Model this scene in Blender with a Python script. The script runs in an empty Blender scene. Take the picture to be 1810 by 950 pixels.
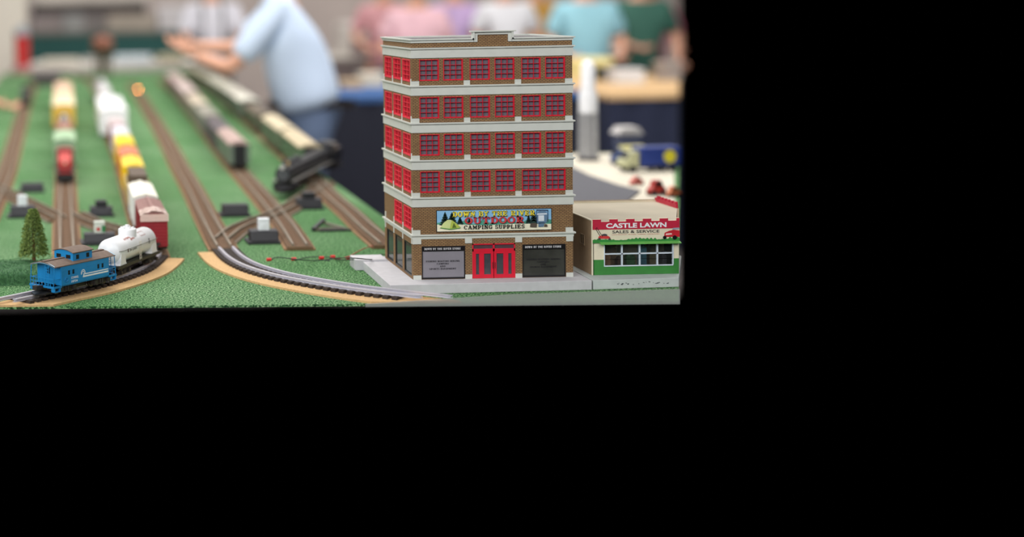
import bpy, bmesh, math, random
from math import sin, cos, pi, radians
from mathutils import Vector, Matrix, noise
random.seed(7)
S = bpy.context.scene
COL = S.collection
# ---------------------------------------------------------------- camera
F, PPX, PPY, TILT, ROLL, H = 2500.0, 110.4, 118.15, 0.0416, 0.0196, 0.5423
cd = bpy.data.cameras.new('camera'); cam = bpy.data.objects.new('camera', cd); COL.objects.link(cam)
cd.sensor_width = 36; cd.sensor_fit = 'HORIZONTAL'; cd.lens = F * 36 / 1810
cd.shift_x = (905 - PPX) / 1810; cd.shift_y = (PPY - 475) / 1810
cd.clip_start = 0.05; cd.clip_end = 100
cam.matrix_world = Matrix.Translation((0, 0, H)) @ Matrix.Rotation(pi/2 - TILT, 4, 'X') @ Matrix.Rotation(-ROLL, 4, 'Z')
cd.dof.use_dof = True; cd.dof.focus_distance = 2.68
cd.dof.aperture_fstop = (cd.lens / 1000) / 0.0384
S.camera = cam
# ---------------------------------------------------------------- world and lights
w = bpy.data.worlds.new('hall'); S.world = w; w.use_nodes = True
w.node_tree.nodes['Background'].inputs[0].default_value = (0, 0, 0, 1)
w.node_tree.nodes['Background'].inputs[1].default_value = 0
S.view_settings.view_transform = 'Standard'; S.view_settings.look = 'None'
S.view_settings.gamma = 1; S.view_settings.exposure = .13; S.view_settings.use_curve_mapping = False
def area(loc, target, sx, sy, power, col=(1, 1, 1)):
    l = bpy.data.lights.new('hall_or_fill_light', 'AREA'); l.shape = 'RECTANGLE'; l.size = sx; l.size_y = sy
    l.energy = power; l.color = col
    o = bpy.data.objects.new('hall_or_fill_light', l); COL.objects.link(o); o.location = loc
    o.rotation_euler = (Vector(target) - Vector(loc)).to_track_quat('-Z', 'Y').to_euler()
area((-1.2, 4.2, 3.2), (.5, 3.6, 0), 4, 3.4, 128, (1, .97, .93))
area((-2.6, -.6, 2.2), (.6, 2.8, .1), 3, 2.6, 140, (.96, .98, 1))
area((1.0, -1.2, 2.6), (.8, 3, .1), 3.4, 2.0, 95, (1, .99, .97))  # added front fill, replaces the missing ambient light
area((1.5, 9.0, 3.6), (1.5, 9, 0), 8, 5, 310, (1, .97, .94))
area((3.0, 15.5, 3.8), (3, 17.5, 0), 12, 5, 500, (1, .97, .94))
area((3.0, 5.0, 3.4), (2.4, 8, 0), 6, 3, 190, (1, .98, .96))

# ---------------------------------------------------------------- where a spot of the photograph lies in the place
def ray(px, py):
    a, b = px - PPX, py - PPY
    x = a*cos(ROLL) - b*sin(ROLL); y = a*sin(ROLL) + b*cos(ROLL)
    u = -y / F
    return Vector((x / F, cos(TILT) + u*sin(TILT), -sin(TILT) + u*cos(TILT)))
def tp(px, py, z=0.0):
    d = ray(px, py); return Vector((0, 0, H)) + d * ((z - H) / d.z)
def at(px, py, Y):
    d = ray(px, py); return Vector((0, 0, H)) + d * (Y / d.y)
def XR(Y, z=0.0):          # how far to the right the modelled place reaches at distance Y
    p = at(1200, 300, Y); q = at(1200, 100, Y)
    return p.x + (q.x - p.x) * (z - p.z) / (q.z - p.z)

# ---------------------------------------------------------------- materials
def lin(c): return tuple((v/255/12.92 if v/255 <= .04045 else ((v/255+.055)/1.055)**2.4) for v in c)
MC = {}
def mat(rgb, rough=.6, metal=0, var=.08, scale=60, bump=0, bscale=None, spec=.5, key=None, rgb2=None):
    k = key or (rgb, rough, metal, var, scale, bump, spec, rgb2)
    if k in MC: return MC[k]
    m = bpy.data.materials.new('mat'); m.use_nodes = True; nt = m.node_tree; N = nt.nodes; L = nt.links
    p = N['Principled BSDF']; p.inputs['Roughness'].default_value = rough; p.inputs['Metallic'].default_value = metal
    p.inputs['Specular IOR Level'].default_value = spec
    tc = N.new('ShaderNodeTexCoord'); nz = N.new('ShaderNodeTexNoise'); nz.inputs['Scale'].default_value = scale
    nz.inputs['Detail'].default_value = 3
    L.new(tc.outputs['Object'], nz.inputs['Vector'])
    r = N.new('ShaderNodeValToRGB'); c = lin(rgb); c2 = lin(rgb2) if rgb2 else None
    r.color_ramp.elements[0].position = .3; r.color_ramp.elements[1].position = .7
    a = c2 if c2 else tuple(v*(1-var) for v in c); b = c if c2 else tuple(min(1, v*(1+var)) for v in c)
    r.color_ramp.elements[0].color = (*a, 1); r.color_ramp.elements[1].color = (*b, 1)
    L.new(nz.outputs['Fac'], r.inputs[0]); L.new(r.outputs[0], p.inputs['Base Color'])
    if bump:
        bm = N.new('ShaderNodeBump'); bm.inputs['Strength'].default_value = bump; bm.inputs['Distance'].default_value = .002
        n2 = N.new('ShaderNodeTexNoise'); n2.inputs['Scale'].default_value = bscale or scale*3
        L.new(tc.outputs['Object'], n2.inputs['Vector']); L.new(n2.outputs['Fac'], bm.inputs['Height'])
        L.new(bm.outputs[0], p.inputs['Normal'])
    MC[k] = m; return m
def turf_mat():
    m = bpy.data.materials.new('turf'); m.use_nodes = True; nt = m.node_tree; N = nt.nodes; L = nt.links
    p = N['Principled BSDF']; p.inputs['Roughness'].default_value = .85; p.inputs['Specular IOR Level'].default_value = .15
    tc = N.new('ShaderNodeTexCoord')
    n1 = N.new('ShaderNodeTexNoise'); n1.inputs['Scale'].default_value = 260; n1.inputs['Detail'].default_value = 3; n1.inputs['Roughness'].default_value = .6
    n2 = N.new('ShaderNodeTexNoise'); n2.inputs['Scale'].default_value = 2.2; n2.inputs['Detail'].default_value = 2
    L.new(tc.outputs['Object'], n1.inputs['Vector']); L.new(tc.outputs['Object'], n2.inputs['Vector'])
    r = N.new('ShaderNodeValToRGB'); e = r.color_ramp.elements
    e[0].position = .43; e[0].color = (*lin((30, 66, 38)), 1); e[1].position = .585; e[1].color = (*lin((158, 188, 144)), 1)
    mid = e.new(.5); mid.color = (*lin((74, 130, 74)), 1)
    L.new(n1.outputs['Fac'], r.inputs[0])
    mx = N.new('ShaderNodeMix'); mx.data_type = 'RGBA'; mx.blend_type = 'MULTIPLY'; mx.inputs[0].default_value = 1
    r2 = N.new('ShaderNodeValToRGB'); r2.color_ramp.elements[0].position = .35; r2.color_ramp.elements[0].color = (.62, .78, .62, 1)
    r2.color_ramp.elements[1].position = .62; r2.color_ramp.elements[1].color = (1, 1, 1, 1)
    L.new(n2.outputs['Fac'], r2.inputs[0]); L.new(r.outputs[0], mx.inputs[6]); L.new(r2.outputs[0], mx.inputs[7])
    L.new(mx.outputs[2], p.inputs['Base Color'])
    b = N.new('ShaderNodeBump'); b.inputs['Strength'].default_value = 1; b.inputs['Distance'].default_value = .003
    L.new(n1.outputs['Fac'], b.inputs['Height']); L.new(b.outputs[0], p.inputs['Normal'])
    return m
def brick_mat(a, b, mortar):
    m = bpy.data.materials.new('brick'); m.use_nodes = True; nt = m.node_tree; N = nt.nodes; L = nt.links
    p = N['Principled BSDF']; p.inputs['Roughness'].default_value = .75
    tc = N.new('ShaderNodeTexCoord'); sp = N.new('ShaderNodeSeparateXYZ'); ad = N.new('ShaderNodeMath'); cb = N.new('ShaderNodeCombineXYZ')
    L.new(tc.outputs['Object'], sp.inputs[0]); L.new(sp.outputs[0], ad.inputs[0]); L.new(sp.outputs[1], ad.inputs[1])
    L.new(ad.outputs[0], cb.inputs[0]); L.new(sp.outputs[2], cb.inputs[1])
    t = N.new('ShaderNodeTexBrick'); t.inputs['Scale'].default_value = 1
    t.inputs['Brick Width'].default_value = .0068; t.inputs['Row Height'].default_value = .0026; t.inputs['Mortar Size'].default_value = .00058
    t.inputs['Mortar Smooth'].default_value = .2
    t.inputs['Color1'].default_value = (*lin(a), 1); t.inputs['Color2'].default_value = (*lin(b), 1); t.inputs['Mortar'].default_value = (*lin(mortar), 1)
    L.new(cb.outputs[0], t.inputs['Vector']); L.new(t.outputs['Color'], p.inputs['Base Color'])
    bp = N.new('ShaderNodeBump'); bp.invert = True; bp.inputs['Strength'].default_value = .5; bp.inputs['Distance'].default_value = .0004
    L.new(t.outputs['Fac'], bp.inputs['Height']); L.new(bp.outputs[0], p.inputs['Normal'])
    return m
def glass_mat(tint, trans=.6, rough=.05, key=None):
    k = ('glass', tint, trans, rough)
    if k in MC: return MC[k]
    m = bpy.data.materials.new('glass'); m.use_nodes = True; nt = m.node_tree; N = nt.nodes; L = nt.links
    p = N['Principled BSDF']; p.inputs['Roughness'].default_value = rough; p.inputs['Base Color'].default_value = (*lin(tint), 1)
    t = N.new('ShaderNodeBsdfTransparent'); mx = N.new('ShaderNodeMixShader'); mx.inputs[0].default_value = trans
    L.new(p.outputs[0], mx.inputs[1]); L.new(t.outputs[0], mx.inputs[2]); L.new(mx.outputs[0], N['Material Output'].inputs[0])
    MC[k] = m; return m
def emit_mat(rgb, s):
    m = bpy.data.materials.new('lamp'); m.use_nodes = True; p = m.node_tree.nodes['Principled BSDF']
    p.inputs['Emission Color'].default_value = (*lin(rgb), 1); p.inputs['Emission Strength'].default_value = s; return m

# ---------------------------------------------------------------- mesh helpers
class MB:
    def __init__(s): s.v = []; s.f = []; s.sm = []
    def add(s, vs, fs, smooth=False):
        o = len(s.v); s.v += [tuple(v) for v in vs]; s.f += [tuple(i+o for i in f) for f in fs]; s.sm += [smooth]*len(fs); return s
    def box(s, x0, x1, y0, y1, z0, z1, M=None):
        vs = [Vector((x, y, z)) for z in (z0, z1) for y in (y0, y1) for x in (x0, x1)]
        if M: vs = [M @ v for v in vs]
        return s.add(vs, [(0,2,3,1), (4,5,7,6), (0,1,5,4), (2,6,7,3), (0,4,6,2), (1,3,7,5)])
    def bar(s, a, b, wd, ht=None):
        a = Vector(a); b = Vector(b); d = (b-a); Ln = d.length; ht = ht or wd
        M = Matrix.Translation(a) @ d.to_track_quat('Y', 'Z').to_matrix().to_4x4()
        return s.box(-wd/2, wd/2, 0, Ln, -ht/2, ht/2, M)
    def cyl(s, a, b, r, n=12, r1=None, cap=True):
        a = Vector(a); b = Vector(b); q = (b-a).to_track_quat('Z', 'Y'); r1 = r if r1 is None else r1
        vs = [a + q @ Vector((cos(2*pi*i/n)*r, sin(2*pi*i/n)*r, 0)) for i in range(n)] + [b + q @ Vector((cos(2*pi*i/n)*r1, sin(2*pi*i/n)*r1, 0)) for i in range(n)]
        s.add(vs, [(i, (i+1) % n, n+(i+1) % n, n+i) for i in range(n)], True)
        if cap: s.add(vs[:n], [tuple(range(n))[::-1]]); s.add(vs[n:], [tuple(range(n))])
        return s
    def tube(s, pts, r, n=6):
        pts = [Vector(p) for p in pts]; vs = []; m = len(pts)
        for i, p in enumerate(pts):
            d = (pts[min(i+1, m-1)] - pts[max(i-1, 0)]).normalized(); q = d.to_track_quat('Z', 'Y')
            vs += [p + q @ Vector((cos(2*pi*k/n)*r, sin(2*pi*k/n)*r, 0)) for k in range(n)]
        fs = [(i*n+k, i*n+(k+1) % n, (i+1)*n+(k+1) % n, (i+1)*n+k) for i in range(m-1) for k in range(n)]
        s.add(vs, fs, True); s.add(vs[:n], [tuple(range(n))[::-1]]); s.add(vs[-n:], [tuple(range(n))]); return s
    def lathe(s, prof, c=(0, 0, 0), n=20, M=None):       # prof: (r, z)
        c = Vector(c); vs = []
        for r, z in prof: vs += [Vector((cos(2*pi*k/n)*r, sin(2*pi*k/n)*r, z)) for k in range(n)]
        vs = [(M @ v if M else v) + c for v in vs]
        return s.add(vs, [(i*n+k, i*n+(k+1) % n, (i+1)*n+(k+1) % n, (i+1)*n+k) for i in range(len(prof)-1) for k in range(n)], True)
    def ball(s, c, rx, ry=None, rz=None, n=12):
        ry = ry or rx; rz = rz or rx; m = n//2+1
        vs = []; c = Vector(c)
        for i in range(m+1):
            t = pi*i/m
            vs += [c + Vector((rx*sin(t)*cos(2*pi*k/n), ry*sin(t)*sin(2*pi*k/n), -rz*cos(t))) for k in range(n)]
        return s.add(vs, [(i*n+k, i*n+(k+1) % n, (i+1)*n+(k+1) % n, (i+1)*n+k) for i in range(m) for k in range(n)], True)
    def prism(s, poly, z0, z1):                           # footprint polygon
        n = len(poly); vs = [Vector((p[0], p[1], z0)) for p in poly] + [Vector((p[0], p[1], z1)) for p in poly]
        return s.add(vs, [tuple(range(n))[::-1], tuple(range(n, 2*n))] + [(i, (i+1) % n, n+(i+1) % n, n+i) for i in range(n)])
    def xz(s, poly, y0, y1):                              # outline in x,z with thickness along y
        n = len(poly); vs = [Vector((p[0], y0, p[1])) for p in poly] + [Vector((p[0], y1, p[1])) for p in poly]
        return s.add(vs, [tuple(range(n)), tuple(range(n, 2*n))[::-1]] + [(i, n+i, n+(i+1) % n, (i+1) % n) for i in range(n)])
    def yz(s, poly, x0, x1):
        n = len(poly); vs = [Vector((x0, p[0], p[1])) for p in poly] + [Vector((x1, p[0], p[1])) for p in poly]
        return s.add(vs, [tuple(range(n))[::-1], tuple(range(n, 2*n))] + [(i, (i+1) % n, n+(i+1) % n, n+i) for i in range(n)])
    def mesh(s):
        me = bpy.data.meshes.new('m'); me.from_pydata(s.v, [], s.f); me.update()
        me.polygons.foreach_set('use_smooth', s.sm)
        bm = bmesh.new(); bm.from_mesh(me); bmesh.ops.recalc_face_normals(bm, faces=bm.faces); bm.to_mesh(me); bm.free()
        return me
def obj(name, mb, m, parent=None, bevel=0, loc=None, label=None):
    me = mb.mesh() if isinstance(mb, MB) else mb
    if m is not None and not me.materials: me.materials.append(m)
    o = bpy.data.objects.new(name, me); COL.objects.link(o)
    if parent: o.parent = parent
    if loc is not None: o.location = loc
    if bevel:
        b = o.modifiers.new('bevel', 'BEVEL'); b.width = bevel; b.segments = 2; b.limit_method = 'ANGLE'
    if label: o['label'] = label
    return o
def tag(o, label=None, cat=None, group=None, kind=None):
    if label: o['label'] = label
    if cat: o['category'] = cat
    if group: o['group'] = group
    if kind: o['kind'] = kind
    return o
def thing(name, label, cat, loc=(0, 0, 0), rz=0, group=None):
    o = bpy.data.objects.new(name, None); COL.objects.link(o); o.location = loc; o.rotation_euler = (0, 0, rz)
    o.empty_display_size = .02
    return tag(o, label, cat, group)
def struct(name, mb, m): return tag(obj(name, mb, m), kind='structure')
def copy_tree(o, parent=None):
    c = o.copy(); COL.objects.link(c); c.parent = parent
    for ch in o.children: copy_tree(ch, c)
    return c
def spline(pts, step):
    pts = [Vector(p) for p in pts]; P = [pts[0]*2-pts[1]] + pts + [pts[-1]*2-pts[-2]]; out = []
    for i in range(1, len(P)-2):
        a, b, c, d = P[i-1:i+3]
        for k in range(24):
            t = k/24; out.append(.5*((2*b)+(c-a)*t+(2*a-5*b+4*c-d)*t*t+(3*b-a-3*c+d)*t**3))
    out.append(pts[-1]); res = [out[0]]; acc = 0; nxt = step
    for a, b in zip(out, out[1:]):
        l = (b-a).length
        while l > 0 and acc + l >= nxt:
            res.append(a.lerp(b, (nxt-acc)/l)); nxt += step
        acc += l
    return res

# ---------------------------------------------------------------- lettering
def text_mesh(txt, width, height, bold=0.0, m=None):
    """plain sans lettering in the x,z plane, lower left at the origin, facing -y"""
    c = bpy.data.curves.new('t', 'FONT'); c.body = txt; c.size = 1; c.offset = bold; c.resolution_u = 3; c.extrude = .0
    o = bpy.data.objects.new('t', c); COL.objects.link(o)
    bpy.context.view_layer.update()
    me = bpy.data.meshes.new_from_object(o.evaluated_get(bpy.context.evaluated_depsgraph_get()))
    bpy.data.objects.remove(o)
    xs = [v.co.x for v in me.vertices]; ys = [v.co.y for v in me.vertices]
    x0, x1, y0, y1 = min(xs), max(xs), min(ys), max(ys)
    for v in me.vertices: v.co = ((v.co.x-x0)/(x1-x0)*width, 0, (v.co.y-y0)/(y1-y0)*height)
    if m: me.materials.clear(); me.materials.append(m)
    return me
def glyph(ch):
    P = []
    def st(a, b, w):
        a = Vector(a); b = Vector(b); n = Vector((-(b-a).y, (b-a).x)).normalized()*w/2
        P.append([a-n, b-n, b+n, a+n])
    def stem(x, w=2.8, y0=0, y1=12): P.append([(x-w/2, y0), (x+w/2, y0), (x+w/2, y1), (x-w/2, y1)])
    def sf(x, top, w=4.8): P.append([(x-w/2, 10.4 if top else 0), (x+w/2, 10.4 if top else 0), (x+w/2, 12 if top else 1.6), (x-w/2, 12 if top else 1.6)])
    def bar(x0, x1, y, h=1.6): P.append([(x0, y), (x1, y), (x1, y+h), (x0, y+h)])
    def arc(cx, cy, rx, ry, a0, a1, w=2.6, n=14):
        for i in range(n):
            a = radians(a0+(a1-a0)*i/n); b = radians(a0+(a1-a0)*(i+1)/n)
            P.append([(cx+(rx-w/2)*cos(a), cy+(ry-.8)*sin(a)), (cx+(rx+w/2)*cos(a), cy+(ry+.8)*sin(a)),
                      (cx+(rx+w/2)*cos(b), cy+(ry+.8)*sin(b)), (cx+(rx-w/2)*cos(b), cy+(ry-.8)*sin(b))])
    W = 10
    if ch == 'D': stem(2.6); bar(0, 5, 10.4); bar(0, 5, 0); arc(4.6, 6, 4.2, 5.2, -90, 90)
    elif ch in 'OQ':
        arc(5, 6, 3.8, 5.2, 0, 360, n=22)
        if ch == 'Q': st((5, 3), (9.5, -1.5), 2)
    elif ch == 'W': W = 14; st((2, 11.5), (4.6, 0), 2.8); st((4.6, 0), (7, 10), 1.8); st((7, 11), (9.6, 0), 2.8); st((9.6, 0), (12, 11.5), 1.8); sf(2, 1); sf(7, 1, 4); sf(12, 1, 4.4)
    elif ch == 'N': W = 11; stem(2.2, 1.8); stem(8.8, 1.8); st((2.2, 11.6), (8.8, .8), 3); sf(2, 1, 4); sf(2.2, 0, 4.4); sf(8.8, 1, 4.4)
    elif ch == 'B': stem(2.6); bar(0, 5.6, 10.4); bar(0, 5.6, 0); bar(3, 6, 5.5); arc(5, 8.7, 2.9, 2.5, -90, 90); arc(5.2, 3.4, 3.4, 2.6, -90, 90)
    elif ch == 'Y': W = 10; st((1.8, 11.5), (5, 5.5), 2.6); st((8.4, 11.5), (5, 5.5), 1.8); stem(5, 2.8, 0, 6); sf(1.9, 1, 4); sf(8.2, 1, 3.8); sf(5, 0)
    elif ch == 'T': stem(5); bar(.4, 9.6, 10.4); sf(5, 0, 5.4); stem(1.1, 1.5, 8, 12); stem(8.9, 1.5, 8, 12)
    elif ch == 'H': W = 11; stem(2.5); stem(8.5); bar(2, 9, 5.3); [sf(x, t) for x in (2.5, 8.5) for t in (0, 1)]
    elif ch == 'E': stem(2.6); bar(0, 8.8, 10.4); bar(0, 9, 0); bar(3, 6.4, 5.3); stem(8.2, 1.5, 8, 12); stem(8.5, 1.5, 0, 4); stem(6.6, 1.2, 4, 8)
    elif ch == 'F': W = 9; stem(2.6); bar(0, 8.6, 10.4); sf(2.6, 0, 5.2); bar(3, 6.2, 5.3); stem(8, 1.5, 7.6, 12); stem(6.4, 1.2, 4, 8)
    elif ch == 'R': W = 10.5; stem(2.6); bar(0, 5.6, 10.4); bar(3, 6, 5); arc(5, 8.3, 3.2, 2.9, -90, 90); st((5, 5.6), (8.6, .6), 2.6); sf(2.6, 0, 5); sf(8.6, 0, 3.6)
    elif ch == 'P': W = 9.5; stem(2.6); bar(0, 5.6, 10.4); bar(3, 6, 4.6); arc(5, 8.1, 3.2, 3.1, -90, 90); sf(2.6, 0, 5.2)
    elif ch == 'I': W = 6; stem(3); sf(3, 0); sf(3, 1)
    elif ch == 'V': W = 10; st((2, 11.5), (5, .4), 2.8); st((8.2, 11.5), (5, .4), 1.8); sf(2, 1, 4); sf(8.2, 1, 4)
    elif ch == 'U': W = 10.5; stem(2.4, 2.8, 4, 12); stem(8.2, 2, 4, 12); arc(5.3, 4.4, 3, 3.6, 180, 360, 2.3); sf(2.4, 1); sf(8.2, 1, 4.2)
    elif ch in 'CG':
        arc(5.2, 6, 3.8, 5.2, 42, 318, n=18); stem(8.4, 1.5, 7.6, 11.6)
        if ch == 'G': bar(5.4, 9.6, 4.6); stem(8.2, 2.2, .6, 5)
    elif ch == 'A': W = 11; st((5.4, 11.5), (1.8, .4), 1.8); st((5.2, 11.8), (9, .4), 2.8); bar(3, 8, 3.6); sf(1.9, 0, 3.8); sf(9, 0, 4); bar(3.4, 6, 10.6, 1.4)
    elif ch == 'M': W = 13; stem(2.4, 1.8); stem(10.6, 2.8); st((2.8, 11.6), (6.4, 2.5), 2.6); st((10, 11.6), (6.4, 2.5), 1.8); sf(2.4, 0, 4); sf(10.6, 0, 4.6); sf(1.9, 1, 3.6); sf(11, 1, 3.8)
    elif ch == 'S': W = 9; arc(4.6, 8.6, 2.9, 2.6, 30, 270, 2.3, 12); arc(4.6, 3.4, 3, 2.6, 90, -150, 2.3, 12); stem(7.4, 1.3, 8, 11.6); stem(1.4, 1.3, .6, 4)
    elif ch == 'L': W = 9.4; stem(2.6); sf(2.6, 1, 5.2); bar(0, 9, 0); stem(8.3, 1.5, 0, 4.4)
    elif ch == 'K': W = 11; stem(2.6); st((3.4, 5), (8.6, 11.4), 1.8); st((5, 6.4), (9, .6), 2.8); sf(2.6, 0); sf(2.6, 1); sf(8.6, 1, 3.8); sf(9, 0, 3.8)
    elif ch == ' ': W = 5
    return P, W
def slab(mb, txt, x0, z0, width, height, y):
    tot = sum(glyph(c)[1]+1 for c in txt)-1; k = width/tot; kz = height/12; x = x0
    for c in txt:
        P, W = glyph(c)
        for p in P: mb.add([(x+q[0]*k, y, z0+q[1]*kz) for q in p], [tuple(range(len(p)))])
        x += (W+1)*k
    return mb

# ================================================================ SETTING
FZ = -.9
C_tan = mat((196, 152, 104), .85, var=.1, scale=25)
RX = XR
struct('floor', MB().prism([(-3.4, 6.95), (RX(6.95, FZ), 6.95), (RX(20, FZ), 20), (-3.4, 20)], FZ-.05, FZ), mat((104, 98, 96), .7, var=.15, scale=2))
struct('wall_back', MB().prism([(-3.4, 20), (RX(20, 0), 20), (RX(20, 0), 20.1), (-3.4, 20.1)], FZ, 3.2), mat((168, 156, 150), .8, var=.12, scale=1.2))

# ---- the green layout table: a long leg that runs away and a front leg across
TF0, TF1 = tp(-60, 544), tp(1200, 533)
top_poly = [(-.7, TF0.y+.02), (TF0.x, TF0.y), (TF1.x, TF1.y), (RX(4.9), 4.9), (1.62, 4.9), (1.32, 3.42), (.80, 3.42), (.815, 4.40), (.955, 7.03), (1.07, 11.8), (-.50, 11.8), (-.46, 6.0)]
board_poly = [(-.68, TF0.y+.14), (TF0.x, TF0.y+.12), (TF1.x-.02, TF1.y+.12), (RX(4.88)-.03, 4.88), (1.64, 4.88), (1.30, 3.40), (.78, 3.40), (.79, 4.40), (.93, 7.03), (1.05, 11.78), (-.48, 11.78), (-.44, 6.0)]
t = thing('display_table', 'long display table covered in green artificial turf carrying the train layout', 'table')
obj('tabletop', MB().prism(board_poly, -.024, -.004), mat((96, 70, 48), .7), t)
turf = turf_mat()
obj('turf_cover', MB().prism(top_poly, -.004, 0), turf, t)
wood_leg = mat((120, 92, 62), .7)
for x, y in ((.6, 7.4), (-.38, 7.6), (.6, 9.6), (-.38, 9.6), (.9, 11.6), (-.4, 11.6)):
    obj('leg', MB().box(x-.03, x+.03, y-.03, y+.03, FZ, -.024), wood_leg, t)

# ================================================================ TRACKS
M_rail = mat((206, 204, 214), .3, .25, var=.04); M_railw = mat((150, 138, 122), .45, .6, var=.15)
M_tie = mat((52, 42, 36), .8, var=.25, scale=200); M_tieb = mat((120, 92, 68), .8, var=.2, scale=100)
M_cork = mat((206, 168, 118), .9, var=.12, scale=220, bump=.3); M_bed = mat((150, 116, 84), .9, var=.15, scale=30)
M_grey = mat((128, 114, 98), .85, var=.15, scale=30)
G = .0300
TR = {}
def clip_front(me, ox, oy):
    n = Vector((TF1.y-TF0.y, -(TF1.x-TF0.x), 0)).normalized(); co = Vector((TF0.x-ox, TF0.y+.001-oy, 0))
    bm = bmesh.new(); bm.from_mesh(me)
    r = bmesh.ops.bisect_plane(bm, geom=bm.verts[:]+bm.edges[:]+bm.faces[:], plane_co=co, plane_no=n, clear_outer=True)
    ed = [e for e in r['geom_cut'] if isinstance(e, bmesh.types.BMEdge)]
    if ed: bmesh.ops.holes_fill(bm, edges=ed)
    bm.to_mesh(me); bm.free(); return me
def ribbon(P, o0, o1, z0, z1, mb=None):
    mb = mb or MB(); n = len(P); L = []; 
    for i, p in enumerate(P):
        d = (P[min(i+1, n-1)] - P[max(i-1, 0)]); d.z = 0; d.normalize(); nn = Vector((-d.y, d.x, 0))
        L.append((p+nn*o0, p+nn*o1))
    vs = []
    for a, b in L: vs += [(a.x, a.y, z0), (b.x, b.y, z0), (b.x, b.y, z1), (a.x, a.y, z1)]
    fs = [(i*4+k, i*4+(k+1) % 4, i*4+4+(k+1) % 4, i*4+4+k) for i in range(n-1) for k in range(4)]
    fs += [(3, 2, 1, 0), (n*4-4, n*4-3, n*4-2, n*4-1)]
    return mb.add(vs, fs)
def track(key, label, px, tie_m, bed_m, rail_m, bed=(-.034, .034), sp=.0172, zo=0.0, step=.03, wpts=None, group=None, tl=.029, RW=.0021, tw_=.0042):
    W = wpts or [Vector((*tp(*p, .0148).xy, 0)) for p in px]
    c = spline(W, step); TR[key] = c
    root = thing('train_track', label, 'train track', (c[0].x, c[0].y, zo), 0, group)
    off = Vector((c[0].x, c[0].y, 0)); P = [Vector((p.x, p.y, 0))-off for p in c]
    if bed: obj('roadbed', clip_front(ribbon(P, bed[0], bed[1], 0, .004).mesh(), off.x, off.y), bed_m, root)
    for s in (-1, 1):
        r = ribbon(P, s*G/2-RW, s*G/2+RW, .0125, .0150)
        ribbon(P, s*G/2-.0007, s*G/2+.0007, .0100, .0126, r); ribbon(P, s*G/2-.0028, s*G/2+.0028, .0088, .0102, r)
        obj('rail', clip_front(r.mesh(), off.x, off.y), rail_m, root)
    tc = spline(W, sp); tm = MB().box(-tw_, tw_, -tl, tl, .004, .0096).mesh(); tm.materials.append(tie_m)
    tc.sort(key=lambda p: p.y) if len(tc) > 100 else None
    full = spline(W, sp); strip = MB(); k = 0
    for i, p in enumerate(full):
        d = full[min(i+1, len(full)-1)] - full[max(i-1, 0)]; a = math.atan2(d.y, d.x)
        if p.y-tl*abs(cos(a))-.004 < TF0.y+(TF1.y-TF0.y)*(p.x-TF0.x)/(TF1.x-TF0.x): continue
        if k < 100 and (p-full[i]).length < 1:
            o = bpy.data.objects.new('tie', tm); COL.objects.link(o); o.parent = root
            o.location = (p.x-off.x, p.y-off.y, 0); o.rotation_euler = (0, 0, a); k += 1
        else:
            strip.box(-.0042, .0042, -tl, tl, .004, .0092, Matrix.Translation((p.x-off.x, p.y-off.y, 0)) @ Matrix.Rotation(a, 4, 'Z'))
    if strip.v: tag(obj('tie', strip, tie_m, root), kind='stuff')
    return root
# loop curve under the blue caboose (the outer rail is the lower edge)
outer = [(-30, 541), (19, 531), (60, 522.5), (104, 513), (164, 500.5), (212, 487), (250.5, 473), (272, 459), (282, 447)]
ow = [tp(x, y, .014) for x, y in outer]; cw = []
for i, p in enumerate(ow):
    d = ow[min(i+1, len(ow)-1)]-ow[max(i-1, 0)]; d.z = 0; d.normalize()
    cw.append(Vector((p.x, p.y, 0)) + Vector((-d.y, d.x, 0))*G/2)
c1 = tp(267, 441); 
cw = cw[:-1] + [Vector((.190, 3.02, 0))]
track('loop', 'dark tie curved track with silver rails under the blue caboose and white tank car', None, M_tie, M_cork, M_rail, bed=(-.066, .026), wpts=cw, step=.02, RW=.0027, tl=.031, tw_=.0052)
Cw = [Vector((.190, 3.022, 0))] + [tp(*p) for p in ((267, 439), (252, 400), (240, 362), (226, 315), (213, 275), (201, 245), (190, 210), (181, 180), (170, 155), (150, 138), (110, 131), (60, 130))]
track('C', 'straight brown track under the long yellow and white freight train', None, M_tieb, M_bed, M_railw, wpts=Cw)
track('B', 'brown track with a short freight train, running straight beyond the little tree', [(120, 452), (118, 430), (116, 370), (115, 290), (113, 220), (112, 180), (110, 145)], M_tieb, M_bed, M_railw)
track('A', 'brown track along the far left of the turf table', [(-45, 430), (-20, 370), (3, 320), (14, 290), (28, 240), (42, 190), (52, 160), (60, 142)], M_tieb, M_bed, M_railw)
Dn = [(399, 436), (416, 452), (443, 466.5), (488, 480.5), (543, 492), (609, 503), (676, 512), (760, 521), (830, 529), (900, 536)]
track('Dn', 'silver railed curved track with dark ties sweeping in front of the tall brick store', Dn, M_tie, M_cork, M_rail, bed=(-.062, .026), step=.02, RW=.0027, tl=.029, tw_=.0052)
track('D', 'empty brown straight track in the middle of the turf table', [(396, 433), (385, 414), (373, 392), (363, 373), (341, 330), (318, 290), (300, 255), (277, 215), (260, 188), (245, 163), (232, 146)], M_tieb, M_bed, M_railw)
track('E', 'brown track under the train with the open black end door', [(530, 431), (504, 392), (471, 352), (445, 322), (425, 300), (395, 265), (360, 220), (330, 182), (305, 155), (285, 138)], M_tieb, M_bed, M_railw)
track('F', 'outermost brown track beside the table edge, under the long passenger cars', [(684, 428), (650, 400), (620, 372), (585, 342), (545, 303), (490, 254), (437, 208), (385, 167), (335, 137)], M_tieb, M_bed, M_railw)
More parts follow.
